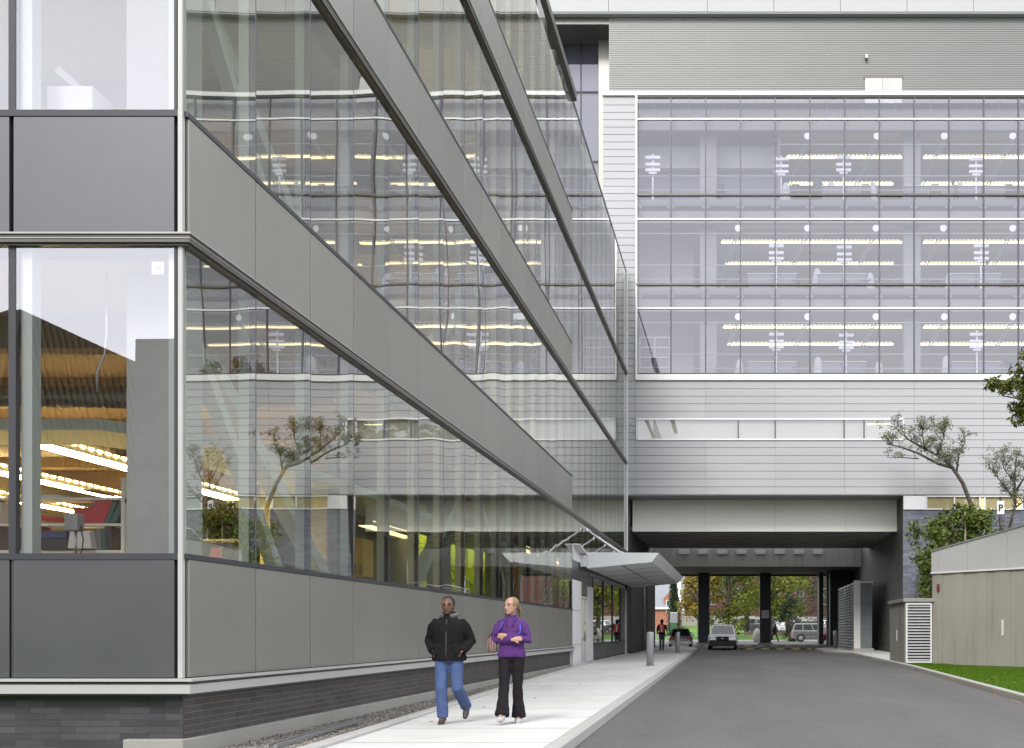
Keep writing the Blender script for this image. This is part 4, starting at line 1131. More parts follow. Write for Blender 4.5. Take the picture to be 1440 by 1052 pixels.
LS = thing('louvre_screen', 'tall white louvred screen with ribbed grey end inside the underpass', 'louvre screen', (7, 70, .2))
zb_ = .30
MB().box(6.5, 7.65, 65.9, 77.2, -.1, zb_).build('screen_plinth', M['kerbstone'], LS)
m = MB()
for k in range(22): z = zb_+.05+k*.171; m.prism([(6.56, z), (6.545, z+.015), (6.70, z+.125), (6.715, z+.11)], 66.3, 77.0, 'y')
m.build('louvre_slats', M['white'], LS)
m = MB()
for y in (68.5, 70.8, 73.1, 75.4, 76.9): m.box(6.6, 6.75, y, y+.05, zb_, 4.1)
m.build('screen_frame', M['louvre'], LS)
MB().box(6.76, 6.8, 66.3, 77.0, zb_, 4.05).build('screen_backing', M['black'], LS)
MB().bbox(6.54, 6.90, 66.0, 66.3, zb_, 4.14, .01).build('end_post', M['white'], LS)
m = MB(); m.box(6.9, 7.56, 66.06, 66.3, zb_, 4.0)
for k in range(34): z = zb_+.02+k*.108; m.prism([(66.06, z), (66.04, z+.03), (66.04, z+.07), (66.06, z+.095)], 6.92, 7.54, 'x')
m.build('ribbed_end', pm('ribbed_blue_grey', (.17, .19, .205), .5), LS)
MB().box(6.88, 7.6, 66.0, 66.35, 4.0, 4.09).build('end_cap', M['white'], LS)

# bollards
def bollard(x, y, lab, r=.115, h=1.12, mat=None):
    t_ = thing('bollard', lab, 'bollard', (x, y, gz(y)+KH), 'round steel bollards along the kerbs')
    z = gz(y)+KH
    m = MB(); m.tube([(x, y, z-.02), (x, y, z+h-.05), (x, y, z+h-.02), (x, y, z+h)], [r, r, r*.9, r*.55], 20); m.build('post', mat or M['galv'], t_)
    m = MB(); m.tube([(x, y, z-.0), (x, y, z+.02)], r*1.35, 20); m.build('base_ring', M['kerbstone'], t_)
galv_l = pm('bollard_steel', (.42, .43, .45), .55, .25, .08, 5, fine=.06, bsc=25)
bollard(-2.93, 39.0, 'nearer grey steel bollard at the pavement edge', .12, 1.14, galv_l)
bollard(-3.08, 59.6, 'farther grey steel bollard in front of the silver sedan', .115, 1.08, galv_l)
bollard(6.1, 73.5, 'slim dark grey bollard beside the louvred screen in the underpass', .12, 1.1, M['galv'])

# P parking sign
ps = thing('parking_sign', 'white parking sign with a black letter P on a dark post', 'parking sign', (10.77, 48, 3.92))
m = MB(); m.tube([(10.77, 48.03, 3.92), (10.77, 48.03, 6.78)], .045, 8); m.build('post', M['metal_dark'], ps)
MB().bbox(10.62, 10.92, 47.98, 48.0, 6.06, 6.60, .008).build('sign_plate', M['white'], ps)
cu = bpy.data.curves.new('letter', 'FONT'); cu.body = 'P'; cu.size = .38; cu.extrude = .003; cu.align_x = 'CENTER'; cu.offset = .012
tmp = bpy.data.objects.new('tmp_letter', cu); COL.objects.link(tmp); bpy.context.view_layer.update()
me = bpy.data.meshes.new_from_object(tmp.evaluated_get(bpy.context.evaluated_depsgraph_get())); bpy.data.objects.remove(tmp); bpy.data.curves.remove(cu)
lo = bpy.data.objects.new('letter_p', me); COL.objects.link(lo); lo.parent = ps
lo.location = (0, -.024, 2.27); lo.rotation_euler = (PI/2, 0, 0); me.materials.clear(); me.materials.append(M['black'])

# ------------------------------------------------------------------ plants
def leafy(mb, clusters, size, rs, flat=.5, aspect=.55):
    vs = []; fs = []
    for (c, r, n) in clusters:
        for _ in range(n):
            while True:
                p = Vector((rs.uniform(-1, 1), rs.uniform(-1, 1), rs.uniform(-1, 1)))
                if .15 < p.length < 1: break
            p = p.normalized()*(p.length**.6)
            q = Vector(c)+Vector((p.x*r[0], p.y*r[1], p.z*r[2]))
            s = size*rs.uniform(.6, 1.35)
            d = Vector((rs.uniform(-1, 1), rs.uniform(-1, 1), rs.uniform(-.9, .5))).normalized()
            a = d.orthogonal().normalized(); a.rotate(Matrix.Rotation(rs.random()*PI*2, 3, d))
            a = a*s*aspect*.5; d = d*s
            k = len(vs); vs += [q, q+d*.5+a, q+d, q+d*.5-a]; fs.append((k, k+1, k+2, k+3))
    mb.add([v[:] for v in vs], fs)
    return mb

def limb_pts(p, q, rs, wob=.08, n=5):
    p = Vector(p); q = Vector(q); L = (q-p).length; out = []
    for i in range(n+1):
        t = i/n; o = Vector((rs.uniform(-1, 1), rs.uniform(-1, 1), rs.uniform(-.5, .5)))*wob*L*math.sin(PI*t)
        o.z += .08*L*math.sin(PI*t); out.append(p.lerp(q, t)+o)
    return out

def big_tree(name, label, cat, x, y, z, h, cr, seed, mat, n=2600, leaf=.45, group=None, trunk=.25, low=.28, nclus=26, flat=.8):
    rs = random.Random(seed)
    t_ = thing(name, label, cat, (x, y, z), group)
    m = MB(); tp = [Vector((x, y, z-.2)), Vector((x+rs.uniform(-.1, .1), y, z+h*.2)), Vector((x+rs.uniform(-.3, .3), y+rs.uniform(-.3, .3), z+h*.5)), Vector((x+rs.uniform(-.3, .3), y, z+h*.85))]
    m.tube(tp, [trunk*1.2, trunk, trunk*.6, trunk*.15], 9)
    cl = []
    for i in range(nclus):
        a = rs.random()*2*PI; t = low+(1-low)*(i+.5)/nclus; prof = math.sin(PI*min(1, max(.12, (t-low*.6)/(1.02-low*.6))))**.6
        rr = cr*prof*rs.uniform(.25, .9); c = Vector((x+math.cos(a)*rr, y+math.sin(a)*rr, z+h*t*rs.uniform(.93, 1.0)))
        r = cr*rs.uniform(.24, .42); cl.append((c, (r, r, r*flat*.8), int(n/nclus*rs.uniform(.6, 1.4))))
        st = tp[1].lerp(tp[3], min(.95, max(0, (t-.25)*.9)))
        m.tube(limb_pts(st, c, rs, .06, 4), [trunk*.38*(1-j/5.2) for j in range(5)], 5, cap=False)
    m.build('trunk', M['bark'], t_)
    leafy(MB(), cl, leaf, rs).build('crown', mat, t_, recalc=False)
    return t_

LM = {
 'yg': leafmat('leaves_yellow_green', [(.04, .07, .012), (.09, .125, .018), (.17, .19, .028), (.25, .215, .03)], .3),
 'or': leafmat('leaves_orange_green', [(.05, .075, .012), (.14, .145, .02), (.27, .20, .03), (.30, .12, .03)], .3),
 'gr': leafmat('leaves_green', [(.02, .045, .008), (.05, .09, .015), (.10, .15, .02)], .25),
 'dk': leafmat('leaves_dark_pine', [(.012, .026, .012), (.028, .05, .022), (.05, .075, .03)], .1),
 'ol': leafmat('leaves_olive_grey', [(.06, .07, .04), (.13, .14, .08), (.22, .225, .15), (.25, .22, .10)], .3),
 'vi': leafmat('leaves_vine', [(.02, .045, .008), (.055, .10, .018), (.13, .18, .035), (.22, .21, .05)], .3),
 'mp': leafmat('leaves_maple', [(.02, .04, .008), (.05, .08, .012), (.11, .13, .02), (.2, .16, .03)], .25),
}
# beyond the underpass
GT = 'autumn trees beyond the underpass'
big_tree('deciduous_tree', 'orange and green autumn tree in front of the maroon brick building', 'tree', -3.9, 121, .3, 9.5, 2.6, 1, LM['or'], 2600, .38, GT)
big_tree('deciduous_tree', 'wide yellow green tree filling the gap between the dark columns', 'tree', -1.2, 126, .6, 11.5, 4.4, 2, LM['yg'], 4600, .36, GT, low=.12)
big_tree('deciduous_tree', 'yellow green tree just behind the column with the notice', 'tree', 3.3, 120, .5, 10.5, 3.9, 4, LM['yg'], 4200, .36, GT, low=.25)
big_tree('deciduous_tree', 'greener tree leaning over the parked grey car', 'tree', 1.0, 135, 1.2, 12, 4.0, 5, LM['gr'], 2600, .4, GT, low=.3)
big_tree('deciduous_tree', 'yellow tree right of the notice column', 'tree', 5.6, 131, 1.0, 9.2, 3.0, 9, LM['yg'], 2400, .36, GT, low=.25)
big_tree('deciduous_tree', 'pale green tree rising behind the small red brick house', 'tree', -13.5, 170, .3, 11, 4.2, 6, LM['yg'], 2200, .5, GT)
big_tree('deciduous_tree', 'leafy tree at the corner of the small red brick house', 'tree', -12.6, 135, .3, 4.6, 1.5, 7, LM['gr'], 900, .3, GT)
big_tree('shrub', 'dark green shrub at the foot of the notice column', 'shrub', 5.2, 118, .3, 4.6, 1.3, 8, LM['dk'], 2200, .22, low=.02, nclus=18, trunk=.08)
# conifer
def conifer(x, y, z, h, r, lab, seed):
    rs = random.Random(seed); t_ = thing('pine_tree', lab, 'pine tree', (x, y, z))
    m = MB(); m.tube([(x, y, z-.2), (x, y, z+h)], [.28, .03], 8)
    cl = []
    for i in range(95):
        t = (i/95)**.9; zz = z+h*(.06+.92*t); rr = r*(1-t)**.8*rs.uniform(.55, 1.05); a = i*2.4+rs.uniform(-.3, .3)
        e = Vector((x+math.cos(a)*rr, y+math.sin(a)*rr, zz-.15*rr)); s0 = Vector((x, y, zz))
        m.tube([s0, s0.lerp(e, .5)+Vector((0, 0, .08*rr)), e], [.05, .035, .012], 4, cap=False)
        for f in (.35, .6, .8, 1.0): cl.append((s0.lerp(e, f), (.36*(1.2-.3*f), .36*(1.2-.3*f), .14), 20))
    m.build('trunk', M['bark'], t_); leafy(MB(), cl, .26, rs, aspect=.25).build('crown', LM['dk'], t_, recalc=False)
conifer(8.8, 127, .8, 12.5, 3.7, 'dark spreading pine tree beyond the silver car', 21)

conifer(-7.1, 129, .3, 6.8, 1.0, 'narrow dark pine between the red brick house and the maroon building', 22)
# olive-like leaning trees on the terrace
def wild_tree(label, base, limbs, tw, leafn, size, seed, mat, name='leaning_tree'):
    """limbs: list of (points, r0, r1); twigs and leaves sprout along them"""
    rs = random.Random(seed); t_ = thing(name, label, 'tree', base)
    m = MB(); cl = []
    for pts, r0, r1, sprout in limbs:
        n = len(pts); m.tube(pts, [r0+(r1-r0)*i/(n-1) for i in range(n)], 8)
        if not sprout: continue
        P_ = [Vector(p) for p in pts]
        for _ in range(sprout):
            k = rs.randrange(0, n-1); s0 = P_[k].lerp(P_[k+1], rs.random())
            d = Vector((rs.uniform(-.8, .6), rs.uniform(-.8, .8), rs.uniform(.2, 1.1))).normalized(); L = rs.uniform(.5, 1.35)*tw
            e = s0+d*L; q = limb_pts(s0, e, rs, .1, 3); m.tube(q, [.018, .014, .009, .005], 4, cap=False)
            for _ in range(3):
                s1 = q[rs.randrange(1, 4)]; d2 = (d+Vector((rs.uniform(-1, 1), rs.uniform(-1, 1), rs.uniform(-.7, .7)))).normalized()
                e2 = s1+d2*rs.uniform(.25, .6)*tw; m.tube([s1, e2], [.007, .003], 3, cap=False)
                cl.append((s1.lerp(e2, .7), (.30*tw, .30*tw, .25*tw), int(leafn*rs.uniform(.5, 1.3))))
    m.build('trunk', M['bark'], t_)
    leafy(MB(), cl, size, rs, aspect=.4).build('crown', mat, t_, recalc=False)
y = 54.4
L1 = [([(10.95, y, 3.9), (11.0, y, 5.6), (10.85, y, 7.1), (10.45, y, 8.15), (9.95, y-.1, 8.85)], .12, .085, 0),
      ([(9.95, y-.1, 8.85), (9.3, y, 9.05), (8.4, y+.1, 9.55), (7.5, y, 9.85), (6.9, y-.1, 9.95)], .08, .02, 20),
      ([(9.95, y-.1, 8.85), (9.5, y+.3, 9.4), (8.9, y+.3, 9.7), (8.0, y+.3, 10.2), (7.3, y+.3, 10.8)], .08, .02, 22),
      ([(8.4, y+.1, 9.3), (7.6, y, 9.35), (6.9, y, 9.35)], .03, .01, 4),
      ([(8.7, y, 9.6), (8.5, y-.3, 10.5), (8.6, y-.3, 10.6)], .04, .012, 18),
      ([(9.3, y+.2, 9.5), (9.6, y, 10.4), (9.5, y+.4, 10.7)], .04, .01, 18),
      ([(10.15, y, 8.6), (10.2, y-.3, 9.4), (10.45, y-.3, 9.9), (10.5, y-.2, 10.3)], .05, .012, 16)]
wild_tree('leaning olive grey tree with a bare curved trunk above the vine covered fence', (10.95, y, 3.92), L1, .58, 15, .115, 31, LM['ol'])
y = 50.0
L2 = [([(11.35, y, 3.9), (11.3, y, 4.9), (11.6, y, 5.7), (11.85, y, 6.6), (11.8, y, 7.8), (11.9, y, 8.7)], .09, .03, 16),
      ([(11.45, y, 5.2), (11.15, y, 6.0), (11.35, y, 6.8)], .05, .02, 3),
      ([(11.8, y, 6.9), (11.2, y, 7.7), (10.7, y, 8.3)], .05, .012, 16), ([(11.85, y, 7.2), (12.4, y, 8.1), (12.7, y, 9)], .05, .012, 16),
      ([(11.8, y, 7.6), (11.4, y+.3, 8.3), (11.3, y, 8.9)], .03, .01, 12), ([(11.7, y, 6.4), (12.3, y, 6.9), (12.9, y, 7.6)], .04, .01, 9)]
wild_tree('thin olive grey tree standing right of the parking sign', (11.35, y, 3.92), L2, .55, 15, .105, 33, LM['ol'])
# maple whose branches hang in from the right
y = 36.0
L3 = [([(11.9, y, 0), (11.8, y, 4), (11.6, y, 8), (11.4, y, 12)], .24, .1, 0)]
for i, (ex, ey, ez) in enumerate([(8.45, y, 8.95), (8.2, y+.3, 8.55), (8.75, y-.4, 8.05), (8.7, y+.2, 7.6), (9.4, y-.6, 9.1), (10.6, y+.9, 10.9), (13.8, y, 10.5), (12.4, y-1.8, 9.8), (11.6, y+2, 11), (10.6, y-1.6, 12.6)]):
    L3.append((limb_pts((11.7, y, 6.5+i*.3), (ex, ey, ez), random.Random(i), .05, 5), .07, .015, 13 if i < 5 else 12))
rs = random.Random(35)
wild_tree('broad green tree standing on the grass with low boughs of dense leaves', (11.9, 36, 0), L3, .75, 70, .17, 36, LM['mp'], 'broadleaf_tree')

# vine on trellis
vn = thing('climbing_vine', 'dense green climbing vine over a fence cascading down the end of the retaining wall', 'vine', (8.3, 45.5, 3.92))
rs = random.Random(41); cl = []
for i in range(60):
    x = rs.uniform(7.5, 9.75); top = 6.05 - .9*abs((x-8.75)/1.3)**2.2
    z = rs.uniform(4.7 if x < 9.3 else 5.0, max(4.9, top)); cl.append(((x, 45.2+rs.uniform(-.35, .35), z), (.34, .3, .26), 62))
for i in range(26):
    t = i/25; x = 7.55-.75*math.sin(t*1.6)+rs.uniform(-.2, .2); z = 5.0-2.5*t; x = 7.2+rs.uniform(-.28, .28)-.1*t if t > .35 else 7.5+rs.uniform(-.3, .2)
    cl.append(((x, 43.2+.9*(1-t), z), (.26, .22, .24), 60))
for i in range(14): cl.append(((rs.uniform(6.45, 7.4), 44.6, rs.uniform(3.9, 5.4)), (.22, .2, .2), 22))
leafy(MB(), cl, .125, rs, aspect=.9).build('foliage', LM['vi'], vn, recalc=False)
m = MB()
for i in range(16):
    x = rs.uniform(6.6, 8.6); m.tube(limb_pts((7.9, 44.5, 3.92), (x, 44.4, rs.uniform(4, 5.8)), rs, .15, 4), .012, 4, cap=False)
for i in range(6): m.tube(limb_pts((7.5, 43.9, 4.2), (7.1+rs.uniform(-.25, .25), 42.95, rs.uniform(2.6, 3.4)), rs, .08, 4), .010, 4, cap=False)
m.build('stem', M['bark'], vn)
tf = thing('trellis_fence', 'dark metal trellis with wooden stakes under the climbing vine', 'trellis', (8.6, 45.6, 3.92))
m = MB()
for k in range(6): m.box(7.8, 9.6, 45.58, 45.61, 4.2+k*.22, 4.23+k*.22)
for k in range(8): m.box(7.8+k*.25, 7.825+k*.25, 45.58, 45.61, 3.92, 5.5)
m.build('lattice', M['metal_dark'], tf)
for (x, h) in ((8.72, 1.9), (9.45, 1.25), (8.05, 1.2)):
    MB().box(x-.03, x+.03, 44.9, 44.96, 3.92, 3.92+h).build('stake', pm('stake_wood', (.30, .26, .16), .8), tf)

# ------------------------------------------------------------------ far side of the underpass
m = MB(); m.prism([(119, .1), (119, .36), (131, .85), (160, 2.1), (300, 2.2), (300, .1)], -60, .8, 'x'); m.prism([(119, .1), (119, .36), (131, .85), (133.5, .9), (300, .9), (300, .1)], .8, 60, 'x'); tag(m.build('lawn', pm('lawn_green', (.09, .19, .02), .95, 0, .3, .6, bump=.5, bsc=30)), kind='structure')
m = MB(); m.box(-60, 60, 118.6, 119.0, .1, .42); tag(m.build('far_kerb', M['kerbstone']), kind='structure')
m = MB(); m.prism([(133, .3), (134, 1.15), (200, 1.4), (200, .3)], .8, 40, 'x'); tag(m.build('raised_parking_lot', M['asphalt']), kind='structure')
lw = thing('low_wall', 'low brown timber edged wall under the parked grey car', 'low wall', (3, 132.9, .3)); MB().bbox(.7, 5.5, 132.7, 133.0, .3, 1.28, .02).build('wall_face', pm('brown_wall', (.22, .17, .12), .8), lw)
lw = thing('low_wall', 'pale grey low wall in front of the small red brick house', 'low wall', (-9, 120, .3)); MB().bbox(-16, -8.4, 126, 126.4, .3, 1.45, .03).build('wall_face', M['stone'], lw)
# picket fence
pf = thing('picket_fence', 'dark metal picket fence behind the silver car', 'fence', (8, 134.6, 1.2))
m = MB()
for k in range(70): x = 4.6+k*.14; m.box(x, x+.03, 134.6, 134.63, 1.15, 2.15)
m.box(4.6, 14.4, 134.6, 134.64, 2.0, 2.05); m.box(4.6, 14.4, 134.6, 134.64, 1.3, 1.35); m.build('pickets', M['metal_dark'], pf)
# small red house
hs = thing('brick_house', 'small red brick house with a steep grey slate roof and gabled dormer', 'house', (-11, 150, .3))
HX0, HX1, HY0, HY1 = -19, -7.6, 150, 158
MB().box(HX0, HX1, HY0, HY1, .2, 4.4).build('wall', M['red_brick'], hs)
m = MB(); m.loft([[(HX0-.3, HY0-.35, 4.35), (HX1+.1, HY0-.35, 4.35), (HX1+.1, HY1+.3, 4.35), (HX0-.3, HY1+.3, 4.35)], [(HX0+4, HY0+3.6, 9.3), (HX1-1.3, HY0+3.6, 9.3), (HX1-1.3, HY1-3.6, 9.3), (HX0+4, HY1-3.6, 9.3)]], smooth=False); rf = m.build('roof', M['roof_grey'], hs)
MB().box(HX0-.35, HX1+.15, HY0-.42, HY0-.36, 4.15, 4.4).build('gutter', M['white'], rf)
m = MB(); m.prism([(-9.55, 4.1), (-7.9, 4.1), (-7.9, 5.6), (-8.72, 6.5), (-9.55, 5.6)], HY0-.05, HY0+2.5, 'y'); dm = m.build('dormer', M['red_brick'], hs)
def win(parent, x0, x1, y, z0, z1, bars=1):
    m = MB(); b = .09
    m.box(x0-b, x1+b, y-.06, y, z1, z1+b); m.box(x0-b, x1+b, y-.08, y, z0-b, z0); m.box(x0-b, x0, y-.06, y, z0, z1); m.box(x1, x1+b, y-.06, y, z0, z1)
    for k in range(bars): xm = x0+(x1-x0)*(k+1)/(bars+1); m.box(xm-.03, xm+.03, y-.05, y, z0, z1)
    m.box(x0, x1, y-.05, y, (z0+z1)/2-.03, (z0+z1)/2+.03)
    w = m.build('window', M['stone'] if x1-x0 > 1.05 or z0 < 3.7 else M['white'], parent)
    if parent.parent is None: MB().box(x0, x1, y-.02, y-.005, z0, z1).build('pane', M['black'], w)
    return w
win(dm, -9.15, -8.4, HY0-.05, 3.75+.1, 5.25)
MB().box(-9.15, -8.4, HY0-.075, HY0-.06, 3.85, 5.25).build('pane', M['black'], hs)
win(hs, -8.9, -7.9, HY0, 1.0, 2.1)
win(hs, -12.2, -11.2, HY0, 1.0, 2.3)
fp = thing('flower_pot', 'orange plant pot on the pale low wall by the house', 'plant pot', (-9.2, 126.2, 1.55))
MB().tube([(-9.2, 126.2, 1.55), (-9.2, 126.2, 1.85)], [.18, .28], 10).build('pot', BM['orange'], fp)
leafy(MB(), [((-9.2, 126.2, 2.0), (.25, .25, .2), 90)], .12, random.Random(3)).build('plant', LM['gr'], fp, recalc=False)
# large maroon building with stone base
bb = thing('brick_building', 'large maroon brick building with stone ground floor behind the trees', 'brick building', (5, 172, .5))
MB().box(-7.9, 45, 172, 190, 3.6, 26).build('wall', M['maroon_brick'], bb)
MB().box(-7.9, 45, 171.8, 172, .3, 3.6).build('stone_base', M['stone'], bb)
m = MB()
for k in range(20): m.box(-8.6 if k % 2 else -8.45, -7.85, 171.75, 172.3, 3.6+k*1.0, 4.55+k*1.0)
m.box(-8.5, -7.9, 171.8, 190, .3, 3.6); m.build('quoin', M['stone'], bb)
for x in (-4.5, -.9, .5, 1.8, 5.0, 8.5, 12): win(bb, x, x+.9, 171.8, 1.1, 3.1)
for x in (-4.5, -.6, 1.8, 5.0, 8.5, 12, 16): win(bb, x, x+1.1, 172.0, 5.3, 7.6); win(bb, x, x+1.1, 172.0, 9.3, 11.6)
for k in range(4):
    pass
st = thing('stone_steps', 'grey stone steps and cheek wall leading up to the maroon building', 'steps', (-4, 168, .4))
m = MB()
for k in range(8): m.box(-7.2, -5.2, 163+k*.5, 171.7, .36+k*.22, .58+k*.22)
m.prism([(160, .36), (171.7, .36), (171.7, 2.9), (169, 2.8)], -5.1, -4.6, 'x'); m.prism([(160, .36), (171.7, .36), (171.7, 2.9), (169, 2.8)], -1.9, -1.0, 'x')
m.build('steps', M['stone'], st)
ut = thing('ticket_kiosk', 'white and green utility kiosk beside the small red brick house', 'kiosk', (-6.6, 123, .3))
MB().bbox(-7.15, -6.35, 123, 123.7, 2.2, 3.3, .03).build('white_case', M['galv'], ut); MB().bbox(-7.1, -6.4, 123, 123.7, .36, 2.2, .03).build('green_base', pm('utility_green', (.03, .10, .05), .5), ut)
# pale rock sculpture
bo = MB(); bo.ball((1.72, 107, .9), .70, 16, 12, (.55, .5, 1.05)); o = bo.build('rock_sculpture', M['stone'])
for v in o.data.vertices: v.co += Vector(noise.noise_vector(v.co*1.3))*.12
tag(o, 'upright pale rock sculpture on the lawn left of the notice column', 'sculpture')
# bicycles leaning near the sedan
def bicycle(x, y, lab, rz):
    t_ = thing('bicycle', lab, 'bicycle', (x, y, gz(y)), 'parked bicycles', rz)
    for s_ in (-.5, .5):
        m = MB(); m.tube([(0, s_+.33*math.cos(a), .34+.33*math.sin(a)) for a in [2*PI*k/16 for k in range(17)]], .02, 5); m.build('wheel', M['black'], t_, local=True)
    m = MB(); m.tube([(0, -.5, .34), (0, -.05, .3), (0, .35, .85), (0, -.2, .8), (0, -.05, .3)], .018, 5); m.tube([(0, .5, .34), (0, .38, .95)], .018, 5); m.tube([(0, -.5, .34), (0, -.2, .8)], .015, 5); m.tube([(0, -.05, .3), (0, -.22, .92)], .015, 5)
    m.build('frame', M['metal_dark'], t_, local=True)
    m = MB(); m.tube([(-.26, .36, .98), (.26, .36, .98)], .015, 5); m.build('handlebar', M['galv'], t_, local=True)
    m = MB(); m.bbox(-.06, .06, -.34, -.1, .92, .97, .015); m.build('saddle', M['black'], t_, local=True)
bicycle(-3.75, 92, 'dark bicycle standing right behind the silver sedan', .2)
bicycle(-4.1, 95, 'farther dark bicycle parked by the left dark column', .3)

# ------------------------------------------------------------------ behind the camera: what the glass mirrors
tg = thing('ribbed_roof_hall', 'hall with brown ribbed hip roof behind the viewpoint', 'hall', (-34, -34, 0))
rbm = pm('ribbed_roof_brown', (.045, .032, .024), .6, .0, .2, 1)
def roof_poly():
    return [(-60, 4), (-60, 8), (-33.4, 16.25), (-27.0, 13.4), (-24, 12.2), (-24, 4)]
m = MB(); m.prism(roof_poly(), -60, -31, 'y'); m.build('roof', rbm, tg)
m = MB()
for k in range(28):
    t = k/28; x = -33.4+t*9.4; m.beam((x, -30.95, 16.1-4.0*t), (x+1.5, -30.9, 9-2.2*t), .14, .12)
for k in range(28):
    t = k/28; x = -33.4-t*20; m.beam((x, -30.95, 16.1-6.0*t), (x-1.0, -30.9, 8-2.2*t), .14, .12)
m.build('roof_rib', pm('rib_brown', (.07, .052, .038), .6), tg)
m = MB(); m.box(-59, -25, -58, -32, 0, 6); m.build('wall', M['stone'], tg)
tb = thing('stone_block_building', 'dark stone block building behind the viewpoint', 'building', (-24, -34, 0))
MB().box(-27.4, -21, -50, -30, 0, 14.6).build('wall', M['brick'], tb)
m = MB()
for i in range(2):
    for j in range(3): m.box(-26+i*2.9, -24.6+i*2.9, -30.05, -29.98, 2+j*4, 4.2+j*4)
m.build('window', M['black'], tb)
hm = MB(); rings = []
for j in range(9):
    t = j/8; R = 62*(1-t)+6*t; zz = 26*math.sin(t*PI/2)
    rings.append([(66+R*math.cos(a)*1.1, -75+R*math.sin(a)*.8, zz-1+2*noise.noise(Vector((math.cos(a)*2, math.sin(a)*2, t*3)))) for a in [2*PI*k/28 for k in range(28)]])
hm.loft(rings); tag(hm.build('hill', M['lawn']), kind='structure')
for i, (x, y, z, h, k) in enumerate([(22, -34, 1, 24, 'gr'), (28, -40, 5, 26, 'or'), (34, -46, 12, 22, 'gr'), (41, -44, 13, 22, 'dk'), (48, -48, 17, 20, 'gr'), (55, -46, 17, 22, 'or'), (63, -48, 19, 20, 'gr'), (30, -52, 10, 25, 'dk')]):
    big_tree('hillside_tree', ['tall green tree at the foot of the hill', 'orange tinted tree on the lower hill slope', 'green tree on the hill slope', 'dark tree on the hill shoulder', 'green tree near the hill top', 'orange tree on the hill top', 'green tree at the far end of the hill', 'dark tree behind the orange tinted hill tree'][i]+' behind the viewpoint', 'tree', x, y, z, h, 4.6, 60+i, LM[k], 2200, .8, 'hillside trees mirrored in the glazing', .4)

# fallen leaves on verge, kerb and pavement
rs = random.Random(88)
lfm = leafmat('fallen_leaf', [(.20, .11, .03), (.32, .22, .05), (.24, .08, .03)], 0, .7)
def flat_leaf(x, y, z, a, s_, lab, grp):
    m = MB(); c, d = math.cos(a), math.sin(a)
    pts = [(-.5, 0, .0), (-.2, .28, .12), (.15, .3, .16), (.5, 0, .05), (.15, -.3, .15), (-.2, -.28, .1)]
    P3 = [(x+s_*(c*u-d*v), y+s_*(d*u+c*v), z+s_*w) for u, v, w in pts]
    m.loft([[(p[0], p[1], p[2]-.002) for p in P3], P3], smooth=False)
    tag(m.build('fallen_leaf', lfm), lab, 'fallen leaf', grp)
for i in range(16):
    y = rs.uniform(22, 38); x = xr(y)+rs.uniform(.25, 1.3); flat_leaf(x, y, gz(y)+.115, rs.random()*6, rs.uniform(.09, .14), 'dry brown leaf lying on the grass verge by the kerb', 'fallen leaves on the grass verge')
for i in range(14):
    y = rs.uniform(15, 38); x = xr(y)-rs.uniform(.03, .25); flat_leaf(x, y, gz(y)+.004, rs.random()*6, rs.uniform(.08, .12), 'dry brown leaf lying in the gutter beside the grass kerb', 'fallen leaves in the gutter')
for i in range(9):
    y = rs.uniform(13.5, 30); x = slf(y)+rs.uniform(.25, 1.6); flat_leaf(x, y, gz(y)+KH+.004, rs.random()*6, rs.uniform(.05, .08), 'dry brown leaf lying on the pale pavement', 'fallen leaves on the pavement')
